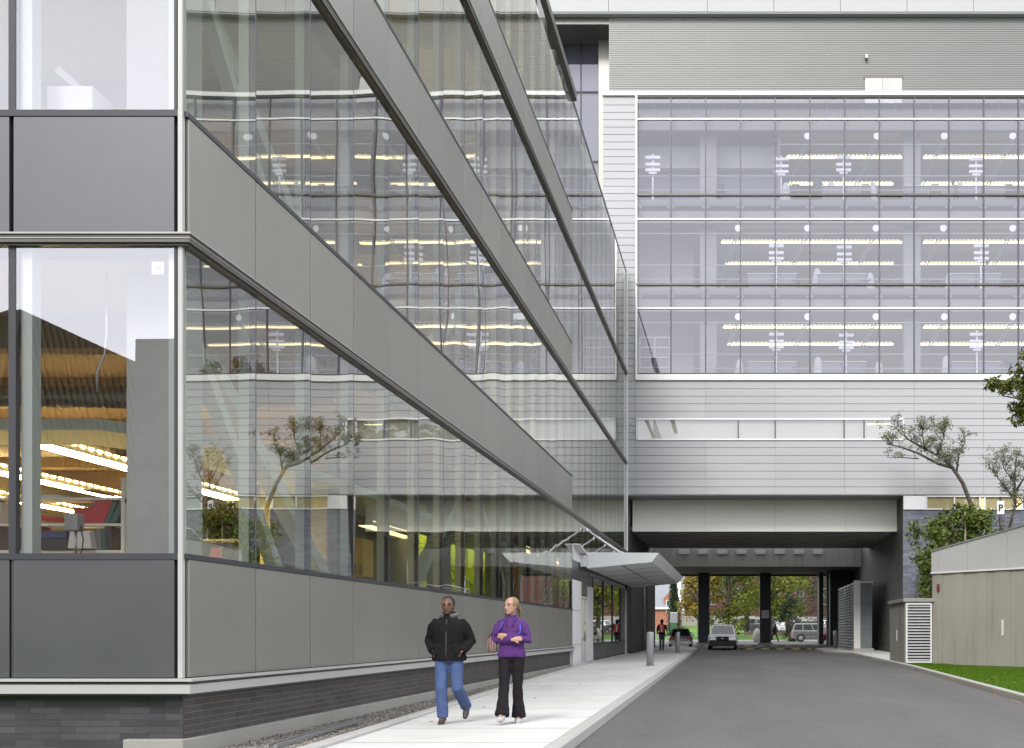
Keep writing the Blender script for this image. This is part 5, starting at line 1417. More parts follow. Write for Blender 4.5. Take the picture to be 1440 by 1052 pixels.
# ------------------------------------------------------------------ vehicles
def paint(name, c, metal=.3):
    return pm(name, c, .28, metal, .03, 2, Coat_Weight=.6, Coat_Roughness=.08)
TY = pm('tyre_rubber', (.02, .02, .02), .85); RIM = pm('alloy', (.45, .45, .46), .35, .8)
LR = pm('tail_light_red', (.5, .015, .015), .25); LW = pm('headlight_clear', (.75, .77, .8), .15, .3)
GD = NT('car_glass'); GD.bsdf((.02, .025, .03), .06, 0, .8); GD = GD.m
def car(name, label, cat, x, y, z, rz, L, Wd, H, mat, kind, trim=None, group=None):
    """forward is local -y"""
    t_ = thing(name, label, cat, (x, y, z), group, rz)
    a, b = -L/2, L/2; hw = Wd/2
    belt = H*(.58 if kind == 'sedan' else .60); gc = .22 if kind == 'sedan' else .27
    if kind == 'sedan':
        prof = [(a, gc), (a-.0, belt*.62), (a+.10, belt*.80), (a+L*.24, belt*.95), (a+L*.27, belt), (b-L*.17, belt*1.02), (b-.08, belt*.97), (b, belt*.75), (b-.02, gc+.05), (b-.15, gc-.02), (a+.15, gc-.04)]
        g0, g1, r0, r1 = a+L*.25, b-L*.15, a+L*.40, b-L*.27
    else:
        prof = [(a, gc), (a, belt*.60), (a+.10, belt*.83), (a+L*.20, belt*.94), (a+L*.23, belt), (b-.10, belt*1.02), (b-.02, belt*.8), (b, gc+.08), (b-.15, gc-.02), (a+.15, gc-.04)]
        g0, g1, r0, r1 = a+L*.22, b-.06, a+L*.36, b-.28
    def ring(xx, s, dz):
        cy_, cz_ = 0, (belt+gc)/2
        return [(xx, cy_+(p[0]-cy_)*s, cz_+(p[1]-cz_)*dz) for p in prof]
    m = MB(); m.loft([ring(-hw, .965, .86), ring(-hw+.05, .985, .96), ring(-hw+.18, 1, 1), ring(hw-.18, 1, 1), ring(hw-.05, .985, .96), ring(hw, .965, .86)], smooth=False)
    m.build('body', mat, t_, local=True)
    # greenhouse
    bw, rw = hw-.06, hw-.24
    B = [(-bw, g0, belt-.03), (bw, g0, belt-.03), (bw, g1, belt-.03), (-bw, g1, belt-.03)]
    T = [(-rw, r0, H-.05), (rw, r0, H-.05), (rw, r1, H-.05), (-rw, r1, H-.05)]
    T2 = [(-rw+.12, r0+.2, H), (rw-.12, r0+.2, H), (rw-.12, r1-.15, H), (-rw+.12, r1-.15, H)]
    m = MB(); m.loft([B, T, T2], smooth=False); m.build('cabin', mat, t_, local=True)
    def face(p0, p1, p2, p3, u0, u1, v0, v1, nrm, nm):
        p0, p1, p2, p3 = map(Vector, (p0, p1, p2, p3)); nrm = Vector(nrm)*.012
        f = lambda u, v: (p0.lerp(p1, u)).lerp(p3.lerp(p2, u), v)+nrm
        q = [f(u0, v0), f(u1, v0), f(u1, v1), f(u0, v1)]; back = [v-nrm*1.5 for v in q]
        m = MB(); m.loft([[v[:] for v in back], [v[:] for v in q]], smooth=False); m.build(nm, GD, t_, local=True)
    face(B[0], B[1], T[1], T[0], .06, .94, .10, .93, (0, -1, .4), 'windscreen')
    face(B[2], B[3], T[3], T[2], .08, .92, .14, .92, (0, 1, .3), 'rear_window')
    spl = [(.10, .47), (.50, .80)] if kind == 'sedan' else [(.09, .38), (.41, .68), (.71, .95)]
    for u0, u1 in spl:
        face(B[1], B[2], T[2], T[1], u0, u1, .14, .92, (1, 0, .2), 'side_window')
        face(B[0], B[3], T[3], T[0], u0, u1, .14, .92, (-1, 0, .2), 'side_window')
    wr = H*.205 if kind == 'sedan' else H*.205
    for sx in (-1, 1):
        for yy in (a+L*.185, b-L*.20):
            m = MB(); m.tube([(sx*(hw-.20), yy, wr), (sx*(hw-.02), yy, wr), (sx*(hw+.0), yy, wr)], [wr, wr, wr*.9], 20); w = m.build('wheel', TY, t_, local=True)
            m = MB(); m.tube([(sx*(hw+.001), yy, wr), (sx*(hw+.012), yy, wr)], [wr*.62, wr*.5], 14); m.build('rim', RIM, w, local=True)
            m = MB(); n = 12
            pts = [(sx*(hw+.002), yy+(wr+.05)*math.cos(PI*k/n), wr+(wr+.05)*math.sin(PI*k/n)) for k in range(n+1)]
            m.tube(pts, .035, 5); m.build('wheel_arch', trim or mat, t_, local=True)
    hz = belt*.70
    for sx in (-1, 1):
        MB().bbox(sx*(hw-.10), sx*(hw-.48), a-.012, a+.1, hz-.07, hz+.08, .02).build('headlight', LW, t_, local=True)
        MB().bbox(sx*(hw-.04), sx*(hw-.40), b-.12, b+.012, hz+.02, hz+.16, .02).build('tail_light', LR, t_, local=True)
        MB().bbox(sx*(hw-.02), sx*(hw+.17), g0+.12, g0+.24, belt-.02, belt+.13, .02).build('door_mirror', trim or mat, t_, local=True)
        MB().box(sx*(hw+.001), sx*(hw+.012), a+.3*L, b-.28*L, belt*.62, belt*.67).build('side_strip', trim or M['black'], t_, local=True)
    MB().bbox(-.34, .34, a-.02, a+.06, hz-.07, hz+.06, .01).build('grille', M['black'], t_, local=True)
    MB().bbox(-hw+.04, hw-.04, a-.045, a+.12, gc-.02, gc+.22, .03).build('front_bumper', trim or mat, t_, local=True)
    MB().bbox(-hw+.04, hw-.04, b-.12, b+.045, gc-.0, gc+.22, .03).build('rear_bumper', trim or mat, t_, local=True)
    MB().bbox(-.25, .25, b+.03, b+.052, hz-.09, hz+.03, .005).build('number_plate', M['white'], t_, local=True)
    return t_
silver = paint('silver_paint', (.42, .43, .44), .6); pale = paint('white_car_paint', (.80, .80, .80), .0); maroon = paint('maroon_paint', (.12, .012, .02)); greyp = paint('grey_paint', (.20, .21, .22), .5); bluep = paint('blue_grey_paint', (.12, .15, .20), .4)
tb_ = pm('black_trim', (.03, .03, .033), .6)
cw1 = car('white_car', 'white car with dark grille driving towards the viewer out of the underpass', 'car', -.98, 75.7, gz(75)+.01, 0, 4.3, 1.82, 1.62, pale, 'suv', tb_)
m = MB(); m.bbox(-.40, .40, -2.185, -2.10, .60, .84, .02); m.bbox(-.84, .84, -2.205, -2.10, .24, .60, .03); m.build('lower_grille', bpy.data.materials['black_plastic'], cw1, local=True)
MB().bbox(-.07, .07, -2.20, -2.18, .69, .76, .01).build('grille_badge', RIM, cw1, local=True)
car('silver_sedan', 'older silver sedan seen from behind with red tail lights', 'car', -4.15, 84, gz(84)+.01, PI+.06, 4.3, 1.66, 1.33, silver, 'sedan', None)
car('silver_estate', 'silver off-road style car seen side-on beyond the underpass', 'car', 7.4, 113, gz(113)+.01, PI/2, 4.6, 1.8, 1.78, paint('champagne_silver', (.17, .17, .165), .4), 'suv', tb_)
car('maroon_car', 'maroon car half hidden behind the right dark column', 'car', 8.1, 103, gz(103)+.01, PI, 4.3, 1.7, 1.4, maroon, 'sedan')
car('grey_car', 'grey car parked side-on above the low brown wall', 'car', 2.35, 137, 1.2, PI/2, 4.5, 1.8, 1.65, greyp, 'suv', tb_)
LG = 'cars parked in the raised lot beyond the fence'
for i, (x, mt, k, d_) in enumerate([(6.2, pale, 'sedan', 'white sedan'), (9.1, silver, 'suv', 'silver car'), (12.1, pale, 'suv', 'white off-road style car'), (14.9, bluep, 'sedan', 'blue grey sedan')]):
    car('lot_car', '%s parked in the raised lot, %s from the left behind the fence' % (d_, ord_[i]), 'car', x, 146, 1.22, PI/2+.5, 4.4, 1.75, 1.5, mt, k, None, LG)
car('lot_car', 'pale car parked on the raised lot behind the white car windscreen', 'car', -1.2, 141, .4, PI/2, 4.4, 1.75, 1.5, bluep, 'sedan', None, LG)
car('terrace_car', 'white car on the terrace with only its roof above the wall coping', 'car', 12.25, 46.5, 3.93, PI/2, 4.5, 1.8, 1.52, pale, 'sedan')
# ------------------------------------------------------------------ people
SK1 = pm('skin_dark', (.13, .06, .035), .5, 0, .06, 8, obj=True); SK2 = pm('skin_light', (.50, .29, .21), .5, 0, .06, 8, obj=True)
def ell(c, rx, ry, n=16, tilt=0.0, front=0.0):
    return [(c[0]+rx*math.cos(a), c[1]+ry*math.sin(a)*(1+(front if math.sin(a) < 0 else 0)), c[2]+tilt*math.sin(a)) for a in [2*PI*k/n for k in range(n)]]
FOLD = bpy.data.textures.new('folds', 'CLOUDS'); FOLD.noise_scale = .075; FOLD.noise_depth = 2
def fuse(o, voxel, smooth=4):
    r = o.modifiers.new('remesh', 'REMESH'); r.mode = 'VOXEL'; r.voxel_size = voxel; r.use_smooth_shade = True
    s = o.modifiers.new('smooth', 'SMOOTH'); s.factor = .5; s.iterations = smooth
    if voxel in (.010, .011):
        d = o.modifiers.new('folds', 'DISPLACE'); d.texture = FOLD; d.strength = .020; d.mid_level = .5
        s2 = o.modifiers.new('soften', 'SMOOTH'); s2.factor = .5; s2.iterations = 1
    return o
def hand(m, w, d, curl, s=1.0, side=1):
    """palm and five fingers from wrist w, direction d; curl bends the fingers towards vector curl"""
    w = Vector(w); d = Vector(d).normalized(); c = Vector(curl).normalized(); a = d.cross(c).normalized()*side
    pc = w+d*.045*s
    rings = []
    for t, ww, th in ((0, .024, .018), (.03, .036, .018), (.07, .040, .016), (.092, .036, .013)):
        q = w+d*t*s; rings.append([(q+a*ww*s*math.cos(x)+c*th*s*math.sin(x))[:] for x in [2*PI*k/10 for k in range(10)]])
    m.loft(rings)
    for i, (o, L) in enumerate(((-.028, .066), (-.010, .076), (.010, .072), (.027, .058))):
        p0 = w+d*.085*s+a*o*s; p1 = p0+(d*.9+c*.35).normalized()*L*.42*s; p2 = p1+(d*.45+c*.85).normalized()*L*.33*s; p3 = p2+(d*.05+c*1).normalized()*L*.25*s
        m.tube([p0-d*.015*s, p0, p1, p2, p3], [.0095*s, .0095*s, .0088*s, .008*s, .006*s], 7)
    p0 = w+d*.03*s-a*.030*s; p1 = p0+(d*.7-a*.7+c*.2).normalized()*.034*s; p2 = p1+(d*.9-a*.1+c*.5).normalized()*.028*s
    m.tube([p0, p1, p2], [.012*s, .0105*s, .008*s], 7)
def head(m, c, yaw, H=.225):
    """c: centre of the head; looks to -y turned by yaw"""
    R = Matrix.Rotation(yaw, 3, 'Z'); c = Vector(c); k = H/.225
    def T(x, y, z): return (c+R@Vector((x*k, y*k, z*k)))[:]
    rings = []
    for z, rx, ryf, ryb, oy in ((-.112, .020, .022, .02, -.050), (-.104, .036, .036, .040, -.040), (-.085, .050, .062, .055, -.022), (-.06, .060, .078, .068, -.010), (-.03, .067, .086, .080, 0), (0, .073, .090, .092, 0), (.03, .076, .090, .098, 0), (.06, .073, .082, .094, 0), (.085, .060, .066, .078, 0), (.104, .038, .042, .052, .002), (.113, .012, .014, .018, .004)):
        rings.append([T(rx*math.cos(a), oy+(ryf if math.sin(a) < 0 else ryb)*math.sin(a), z) for a in [2*PI*i/18 for i in range(18)]])
    m.loft(rings)
    m.tube([T(0, -.084, .012), T(0, -.098, -.014), T(0, -.108, -.034), T(0, -.088, -.046)], [.008*k, .011*k, .0165*k, .010*k], 8)   # nose
    for s_ in (-1, 1):
        m.ball(T(s_*.076, .006, -.012), .022*k, 8, 6, (.4, .8, 1.3))       # ear
        m.ball(T(s_*.034, -.070, -.022), .022*k, 8, 6, (1, .6, .7))          # cheek
        m.tube([T(s_*.014, -.087, .022), T(s_*.052, -.072, .024)], .008*k, 6)  # brow
    m.tube([T(-.020, -.084, -.060), T(0, -.091, -.058), T(.020, -.084, -.060)], .0085*k, 6)
    m.ball(T(0, -.072, -.092), .020*k, 8, 6)
    return T
def face_parts(body, T, skin_lip, brow):
    for s_ in (-1, 1):
        MB().ball(T(s_*.031, -.0835, .004), .0115, 8, 6, (1.2, .6, .8)).build('eye', brow, body)
        MB().tube([T(s_*.016, -.0965, .026), T(s_*.034, -.094, .031), T(s_*.050, -.082, .025)], .0035, 5).build('eyebrow', brow, body)
    MB().tube([T(-.022, -.0935, -.058), T(0, -.1015, -.056), T(.022, -.0935, -.058)], .0055, 6).build('mouth', skin_lip, body)

def person(name, label, loc, J, skin, parts, yaw=0.0, girth=1.0, fem=0, voxel=.0085):
    """J: joints in metres relative to the spot under the body; builds one fused skin and fitted clothes"""
    L = Vector(loc)
    V = {k: Vector(v)+L for k, v in J.items()}
    m = MB(); g = girth
    p, c_, n_ = V['pelvis'], V['chest'], V['neck']
    m.loft([ell(p+Vector((0, 0, -.10)), .10*g, .08*g), ell(p, .155*g, .105*g), ell(p.lerp(c_, .4), .13*g, .09*g), ell(c_, .155*g, .105*g), ell(c_.lerp(n_, .5), .135*g, .08*g), ell(c_.lerp(n_, .8), .08*g, .06*g), ell(n_, .054, .054), ell(n_+Vector((0, -.01, .10)), .052, .054)])
    T = head(m, V['head'], yaw)
    for s_ in 'RL':
        sh, el, wr_, hp, kn, an = V['sh'+s_], V['el'+s_], V['wr'+s_], V['hip'+s_], V['kn'+s_], V['an'+s_]
        m.tube([sh+(n_-sh)*.25+Vector((0, 0, -.05)), sh+Vector((0, 0, -.02)), sh.lerp(el, .5), el, el.lerp(wr_, .35), wr_], [.035, .038, .042, .036, .034, .024], 10)
        m.tube([hp+Vector((0, 0, .05)), hp, hp.lerp(kn, .5), kn, kn.lerp(an, .35), an], [.08, .083, .068, .052, .052, .036], 10)
        fd = V['toe'+s_]-an
        m.tube([an, an+fd*.4, an+fd*.8], [.036, .034, .022], 8)
        if 'hd'+s_ in V: hand(m, wr_, V['hd'+s_]-wr_, V['cu'+s_]-L, .95, 1 if s_ == 'R' else -1)
    body = fuse(m.build(name, skin), voxel, 2)
    # put the object origin at its feet
    me = body.data
    for v in me.vertices: v.co -= L
    body.location = L
    tag(body, label, 'person')
    for nm, fn_, mt, vx, sm in parts:
        mb = MB(); fn_(mb, V); o = mb.build(nm, mt, body)
        if vx: fuse(o, vx, sm)
    return body, T

def torso(m, V, g, hem, flare=1.0, collar=.075, up=.02):
    p, c_, n_ = V['pelvis'], V['chest'], V['neck']
    h = Vector((p.x, p.y, V['pelvis'].z+hem))
    m.loft([ell(h, .185*g*flare, .135*g*flare), ell(h+Vector((0, 0, .04)), .19*g*flare, .14*g*flare), ell(p.lerp(c_, .35), .16*g, .12*g), ell(c_, .182*g, .130*g), ell(c_.lerp(n_, .45), .182*g, .118*g), ell(c_.lerp(n_, .72), .150*g, .10*g), ell(c_.lerp(n_, .90), .105*g, .085*g), ell(n_+Vector((0, 0, up)), collar, collar*.95), ell(n_+Vector((0, -.005, up+.05)), collar*.95, collar*.92)])
def sleeves(m, V, r, taper=.75, to=.93):
    for s_ in 'RL':
        sh, el, wr_ = V['sh'+s_], V['el'+s_], V['wr'+s_]
        m.tube([sh+(V['neck']-sh)*.42+Vector((0, 0, -.055)), sh+Vector((0, 0, -.02)), sh.lerp(el, .22), sh.lerp(el, .6), el, el.lerp(wr_, .5), el.lerp(wr_, to)], [r*.95, r*.98, r*1.04, r, r*.95, r*.85, r*taper], 12)
def legs(m, V, r0, rk, ra, end=1.0, flare=0):
    p = V['pelvis']
    m.loft([ell(p+Vector((0, 0, -.08)), .135, .11), ell(p+Vector((0, 0, .02)), .165, .125), ell(p+Vector((0, 0, .12)), .150, .115)])
    for s_ in 'RL':
        hp, kn, an = V['hip'+s_], V['kn'+s_], V['an'+s_]; e = kn.lerp(an, end)
        m.tube([hp+Vector((0, 0, .05)), hp, hp.lerp(kn, .5), kn, kn.lerp(an, .5), e], [r0, r0*1.04, r0*.86, rk, (rk+ra)/2, ra], 14)
def shoe(m, V, s_, h=.055, w=.045):
    an, toe = V['an'+s_], V['toe'+s_]; d = (toe-an); side = Vector((-d.y, d.x, 0)).normalized() if abs(d.x)+abs(d.y) > .01 else Vector((1, 0, 0))
    heel = an-d*.35
    lo = Vector((0, 0, -.035))
    m.tube([heel+lo*.6, an+lo*.4, an+d*.5+lo, toe+lo*.7], [w*.75, w, w*.95, w*.6], 12)

import functools
# --- person in black jacket
J1 = dict(pelvis=(0, 0, .90), chest=(0, -.01, 1.22), neck=(0, .0, 1.40), head=(-.01, -.03, 1.545),
  shR=(-.178, 0, 1.335), elR=(-.275, .07, 1.08), wrR=(-.185, -.09, .95), shL=(.178, 0, 1.335), elL=(.275, .06, 1.08), wrL=(.19, -.10, .95),
  hdR=(-.10, -.12, .90), cuR=(0, .3, -.3), hdL=(.10, -.12, .90), cuL=(0, .3, -.3),
  hipR=(-.09, 0, .86), knR=(-.085, -.08, .48), anR=(-.075, -.02, .075), toeR=(-.085, -.16, .045),
  hipL=(.09, 0, .86), knL=(.11, -.02, .47), anL=(.15, .34, .20), toeL=(.145, .26, .08))
jb = pm('black_jacket', (.010, .009, .010), .9, 0, .3, 6, bump=.5, bsc=30, obj=True, spec=.15); jn = pm('blue_jeans', (.065, .11, .26), .85, 0, .18, 7, fine=.2, bsc=90, obj=True)
hood = pm('grey_hood', (.11, .105, .11), .85, 0, .2, 8, obj=True); hb = pm('black_hair', (.008, .007, .007), .8, 0, .2, 20, bump=.6, bsc=60)
def jack1(m, V):
    torso(m, V, 1.22, -.07, 1.0, .085); sleeves(m, V, .072, .8, .98)
    for s_ in (-1, 1): m.bbox(V['pelvis'].x+s_*.13-.055, V['pelvis'].x+s_*.13+.055, V['pelvis'].y-.165, V['pelvis'].y-.12, V['pelvis'].z, V['pelvis'].z+.14, .02)
def hood1(m, V):
    n_ = V['neck']; m.tube([n_+Vector((.10*math.cos(a), .01+.095*math.sin(a), .025+.02*math.sin(a))) for a in [2*PI*k/14-PI/2+.3 for k in range(13)]], .034, 8)
    for s_ in (-1, 1): m.ball(n_+Vector((s_*.11, .02, -.035)), .05, 10, 6, (1.1, 1, .6))
def hair1(m, V):
    h = V['head']; m.ball(h+Vector((0, .026, .040)), .094, 16, 12, (.96, 1.02, .98)); m.ball(h+Vector((0, .045, -.01)), .082, 12, 8, (1.0, .8, 1.0))
def sh1(s_): return lambda m, V: shoe(m, V, s_, w=.044)
shoe_b = pm('dark_shoe', (.03, .026, .024), .5)
z1 = gz(15.3)+KH
o1, T1 = person('person', 'person in a black jacket with grey hood and blue jeans walking on the pavement', (-3.78, 15.3, z1), J1, SK1,
  [('trousers', lambda m, V: legs(m, V, .098, .078, .075, .97), jn, .011, 5), ('jacket', jack1, jb, .011, 5), ('hood', hood1, hood, .009, 3),
   ('hair', hair1, hb, .008, 1), ('shoe', sh1('R'), shoe_b, .007, 2), ('shoe', sh1('L'), shoe_b, .007, 2)], .05, 1.0)
face_parts(o1, T1, pm('lip_dark', (.16, .05, .045), .4), hb)
m = MB(); nk = Vector((-3.78, 15.3, z1)); m.tube([nk+Vector((0, -.125, 1.36)), nk+Vector((0, -.165, 1.2)), nk+Vector((0, -.165, 1.0)), nk+Vector((0, -.172, .86))], .005, 5); m.build('zip', hood, o1)

# --- woman in purple
J2 = dict(pelvis=(0, 0, .92), chest=(0, -.01, 1.22), neck=(.0, 0, 1.40), head=(.0, -.03, 1.545),
  shR=(-.155, 0, 1.335), elR=(-.235, -.04, 1.09), wrR=(.05, -.205, 1.10), shL=(.155, 0, 1.335), elL=(.235, -.04, 1.09), wrL=(-.05, -.185, 1.16),
  hdR=(.17, -.17, 1.125), cuR=(0, .5, -.1), hdL=(-.17, -.15, 1.15), cuL=(0, .5, -.1),
  hipR=(-.085, 0, .88), knR=(-.075, -.13, .49), anR=(-.075, -.27, .115), toeR=(-.09, -.40, .105),
  hipL=(.085, 0, .88), knL=(.075, -.0, .48), anL=(.075, .10, .075), toeL=(.085, -.04, .045))
pj = pm('purple_fleece', (.085, .018, .16), .85, 0, .22, 6, fine=.15, bsc=60, obj=True); bk = pm('black_leggings', (.013, .011, .014), .85, 0, .25, 6, obj=True, spec=.15)
bl_ = pm('blue_trim', (.06, .06, .45), .6); hb2 = pm('blonde_hair', (.26, .165, .08), .6, 0, .25, 30, bump=.4, bsc=80, stretch=(1, 1, .3), obj=True); sg_ = pm('grey_trainer', (.38, .37, .38), .7)
def jack2(m, V): torso(m, V, 1.0, -.05, .98, .068, -.025); sleeves(m, V, .055, .72, .97)
def flare(m, V):
    p = V['pelvis']; m.loft([ell(p+Vector((0, 0, -.10)), .125, .10), ell(p+Vector((0, 0, .0)), .158, .118), ell(p+Vector((0, 0, .10)), .140, .11)])
    for s_ in 'RL':
        hp, kn, an = V['hip'+s_], V['kn'+s_], V['an'+s_]
        m.tube([hp+Vector((0, 0, .04)), hp, hp.lerp(kn, .5), kn, kn.lerp(an, .5), kn.lerp(an, .88), kn.lerp(an, .99)], [.088, .092, .080, .066, .074, .092, .10], 14)
def hair2(m, V):
    h = V['head']; m.ball(h+Vector((.012, .022, .030)), .092, 16, 12, (.97, 1.08, .98)); m.ball(h+Vector((.05, .085, .0)), .045, 10, 8, (1, 1.2, 1.1))
    m.tube([h+Vector((.06, .11, .01)), h+Vector((.09, .14, -.07)), h+Vector((.085, .13, -.15))], [.032, .03, .012], 8)
def coll2(m, V):
    n_ = V['neck']
    for s_ in (-1, 1): m.tube([n_+Vector((s_*.075, -.02, .05)), n_+Vector((s_*.065, -.09, -.03)), n_+Vector((s_*.035, -.135, -.13))], [.012, .012, .008], 6)
def trim2(m, V):
    n_ = V['neck']; m.tube([n_+Vector((-.085, -.12, -.06)), n_+Vector((-.12, -.132, -.14)), n_+Vector((-.15, -.115, -.2))], .009, 6)
def trim3(m, V):
    n_ = V['neck']; m.tube([n_+Vector((.13, -.115, -.10)), n_+Vector((.135, -.125, -.19)), n_+Vector((.11, -.14, -.25))], .011, 6)
def shw(s_): return lambda m, V: shoe(m, V, s_, w=.05)
z2 = gz(15.4)+KH
o2, T2 = person('person', 'woman in a purple zip top and black flared trousers walking with folded arms', (-2.98, 15.4, z2), J2, SK2,
  [('trousers', flare, bk, .011, 5), ('fleece', jack2, pj, .010, 4), ('collar', coll2, pj, 0, 0), ('blue_trim', trim2, bl_, 0, 0), ('blue_trim', trim3, bl_, 0, 0),
   ('hair', hair2, hb2, .008, 2), ('shoe', shw('R'), sg_, .007, 2), ('shoe', shw('L'), sg_, .007, 2)], -.55, .92)
face_parts(o2, T2, pm('lip_rose', (.42, .14, .12), .4), pm('eye_dark', (.05, .035, .03), .5))
# patterned bag on her arm
t = NT('striped_cloth'); w_ = t.n('ShaderNodeTexWave', Scale=6.5, Distortion=5.0, Detail=1.0); t.l(t.pos((1, 1, 1)), w_.inputs[0])
t.bsdf(t.ramp(w_.outputs[1], [(0, (.02, .02, .02)), (.35, (.35, .04, .05)), (.5, (.6, .58, .55)), (.75, (.03, .03, .03))]), .8)
m = MB(); b0 = Vector((-2.98-.24, 15.4-.06, z2))
m.loft([[(b0+Vector((w*math.cos(a), .05*math.sin(a)*(w/.1), z)))[:] for a in [2*PI*k/14 for k in range(14)]] for z, w in ((.93, .03), (.95, .06), (1.02, .075), (1.09, .07), (1.14, .04))])
bg_ = thing('shoulder_bag', 'red black and white patterned bag hanging on the arm of the woman in purple', 'bag', b0+Vector((0, 0, .9)))
m.build('bag_body', t.m, bg_); MB().tube([b0+Vector((-.05, 0, 1.12)), b0+Vector((.0, -.03, 1.2)), b0+Vector((.05, 0, 1.12))], .01, 6).build('handle', BM['black'], bg_)

# --- person walking away with a red backpack
J3 = dict(pelvis=(0, 0, .98), chest=(0, .01, 1.30), neck=(0, 0, 1.49), head=(0, -.0, 1.64),
  shR=(-.19, 0, 1.44), elR=(-.26, .02, 1.16), wrR=(-.25, .10, .92), shL=(.19, 0, 1.44), elL=(.27, -.05, 1.20), wrL=(.16, .12, 1.34),
  hipR=(-.09, 0, .93), knR=(-.09, .08, .51), anR=(-.09, .12, .08), toeR=(-.09, .26, .05), hipL=(.09, 0, .93), knL=(.08, .03, .51), anL=(.08, -.14, .12), toeL=(.08, -.02, .05))
nv = pm('dark_jeans', (.035, .045, .08), .85, 0, .15, 8, obj=True)
z3 = gz(66)+KH
def jack3(m, V): torso(m, V, 1.05, -.05, 1, .075); sleeves(m, V, .06, .8)
def hair3(m, V): m.ball(V['head']+Vector((0, .0, .02)), .105, 14, 10, (1, 1.05, 1.12)); m.ball(V['head']+Vector((0, -.02, -.09)), .08, 10, 8)
o3, T3 = person('person', 'person in dark clothes with a red backpack walking away beside the bollards', (-4.3, 66, z3), J3, SK1,
  [('trousers', lambda m, V: legs(m, V, .092, .07, .065, .97), nv, .014, 4), ('jacket', jack3, jb, .014, 4), ('hair', hair3, hb, .012, 1), ('shoe', sh1('R'), shoe_b, .01, 1), ('shoe', sh1('L'), shoe_b, .01, 1)], PI, 1.0, voxel=.014)
bp = thing('backpack', 'red backpack with white lettering patch worn by the person walking away', 'backpack', (-4.3, 65.8, z3+1.2))
MB().bbox(-4.44, -4.16, 65.62, 65.86, z3+1.02, z3+1.50, .05).build('bag_body', BM['red'], bp)
m = MB(); m.bbox(-4.34, -4.26, 65.60, 65.63, z3+1.06, z3+1.20, .01); m.bbox(-4.37, -4.25, 65.60, 65.63, z3+1.25, z3+1.30, .008); m.bbox(-4.37, -4.33, 65.60, 65.63, z3+1.30, z3+1.38, .008); m.bbox(-4.37, -4.25, 65.60, 65.63, z3+1.38, z3+1.43, .008); m.build('white_patch', M['white'], bp)
# --- dark figure beyond the underpass
J4 = dict(J3); J4.update(knR=(-.09, .25, .55), anR=(-.12, .40, .15), toeR=(-.12, .50, .05), anL=(.10, -.30, .10), knL=(.10, -.15, .52), toeL=(.1, -.18, .04), wrL=(.3, -.1, .95), elL=(.26, 0, 1.15))
o4, T4 = person('person', 'dark dressed person walking on the far side of the underpass by the shrub', (3.35, 106, gz(106)), J4, SK1,
  [('trousers', lambda m, V: legs(m, V, .092, .07, .065, .97), bk, .016, 3), ('jacket', jack3, jb, .016, 3), ('hair', hair3, hb, .014, 1)], 1.3, 1.0, voxel=.016)
o4.rotation_euler.z = 1.1
# --- people at the laboratory windows
pg = pm('dim_clothes', (.06, .07, .10), .8)
J5 = dict(J3); J5.update(wrL=(.22, -.15, 1.2), wrR=(-.2, -.15, 1.15))
for i, (x, y, z, rz, lab) in enumerate([(4.05, 59.4, 22.68, .5, 'dark figure standing near a bench on the top laboratory floor'), (10.9, 59.3, 22.4, -.6, 'dark figure bent over a bench right of the wide column on the top laboratory floor'), (12.6, 59.2, 18.27, .3, 'dark figure at the right end of the middle laboratory floor'), (4.5, 59.3, 18.0, .9, 'dark figure working on the middle laboratory floor')]):
    o_, _ = person('person', lab, (x, y, z), J5, SK2 if i % 2 else SK1, [('trousers', lambda m, V: legs(m, V, .092, .07, .065, .97), nv, .02, 2), ('jacket', jack3, pg, .02, 2), ('hair', hair3, hb, .018, 1)], 1.0, 1.0, voxel=.02)
    o_.rotation_euler.z = rz
# ------------------------------------------------------------------ light
W = bpy.data.worlds.new('World'); SC.world = W; W.use_nodes = True
nt = W.node_tree; nt.nodes.clear()
out = nt.nodes.new('ShaderNodeOutputWorld'); bg = nt.nodes.new('ShaderNodeBackground'); sky = nt.nodes.new('ShaderNodeTexSky')
SUN_E, SUN_R = 38, 192
sky.sky_type = 'NISHITA'; sky.sun_disc = False; sky.sun_elevation = math.radians(SUN_E); sky.sun_rotation = math.radians(SUN_R)
sky.dust_density = 3; sky.air_density = 1.0
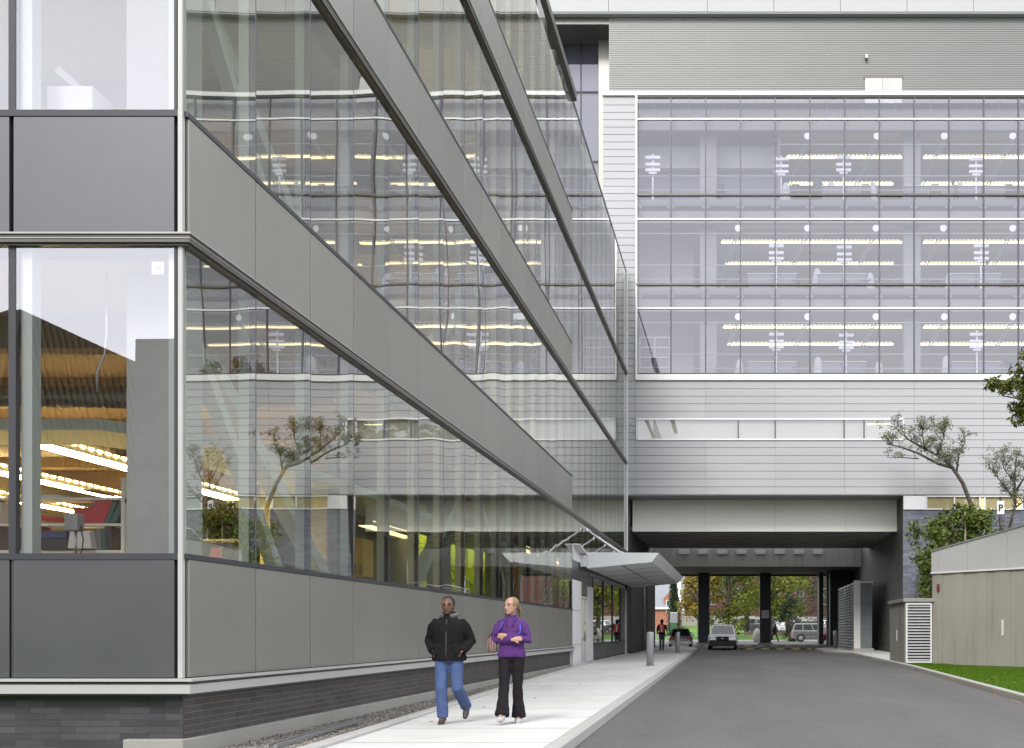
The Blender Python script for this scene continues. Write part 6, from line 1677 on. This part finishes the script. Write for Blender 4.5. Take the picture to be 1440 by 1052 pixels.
# thin high overcast mixed over the clear sky
tc = nt.nodes.new('ShaderNodeTexCoord'); mp = nt.nodes.new('ShaderNodeMapping'); mp.inputs['Scale'].default_value = (1, 1, 3)
nz = nt.nodes.new('ShaderNodeTexNoise'); nz.inputs['Scale'].default_value = 1.6; nz.inputs['Detail'].default_value = 5
rp = nt.nodes.new('ShaderNodeValToRGB'); rp.color_ramp.elements[0].position = .30; rp.color_ramp.elements[1].position = .62
rp.color_ramp.elements[0].color = (.72, .72, .72, 1)
mixn = nt.nodes.new('ShaderNodeMix'); mixn.data_type = 'RGBA'; mixn.inputs[7].default_value = (15.5, 15.8, 16.6, 1)
nt.links.new(tc.outputs['Generated'], mp.inputs[0]); nt.links.new(mp.outputs[0], nz.inputs[0]); nt.links.new(nz.outputs[0], rp.inputs[0])
nt.links.new(rp.outputs[0], mixn.inputs[0]); nt.links.new(sky.outputs[0], mixn.inputs[6])
sz = nt.nodes.new('ShaderNodeSeparateXYZ'); nt.links.new(tc.outputs['Generated'], sz.inputs[0])
mr = nt.nodes.new('ShaderNodeMapRange'); mr.interpolation_type = 'SMOOTHSTEP'; mr.inputs['From Min'].default_value = .24; mr.inputs['From Max'].default_value = .50; mr.inputs['To Min'].default_value = 1.10; mr.inputs['To Max'].default_value = .84
nt.links.new(sz.outputs[2], mr.inputs['Value'])
vm = nt.nodes.new('ShaderNodeVectorMath'); vm.operation = 'SCALE'; nt.links.new(mixn.outputs[2], vm.inputs[0]); nt.links.new(mr.outputs[0], vm.inputs['Scale'])
nt.links.new(vm.outputs[0], bg.inputs[0]); nt.links.new(bg.outputs[0], out.inputs[0])
bg.inputs[1].default_value = .10
sl = bpy.data.lights.new('sun', 'SUN'); sl.energy = 1.7; sl.angle = math.radians(18); sl.color = (1, .96, .9)
so = bpy.data.objects.new('sun', sl); COL.objects.link(so)
dirv = Vector((math.sin(math.radians(SUN_R))*math.cos(math.radians(SUN_E)), math.cos(math.radians(SUN_R))*math.cos(math.radians(SUN_E)), math.sin(math.radians(SUN_E))))
so.rotation_euler = (-dirv).to_track_quat('-Z', 'Y').to_euler(); so.location = dirv*60
vs_ = SC.view_settings; vs_.view_transform = 'Standard'; vs_.look = 'None'; vs_.exposure = 0.80; vs_.gamma = 1
cy = SC.cycles
cy.use_denoising = True; cy.max_bounces = 10; cy.diffuse_bounces = 4; cy.glossy_bounces = 5; cy.transmission_bounces = 4
cy.transparent_max_bounces = 24; cy.sample_clamp_indirect = 6; cy.caustics_reflective = False; cy.caustics_refractive = False
cy.use_adaptive_sampling = True; cy.adaptive_threshold = .015
bpy.context.view_layer.update()
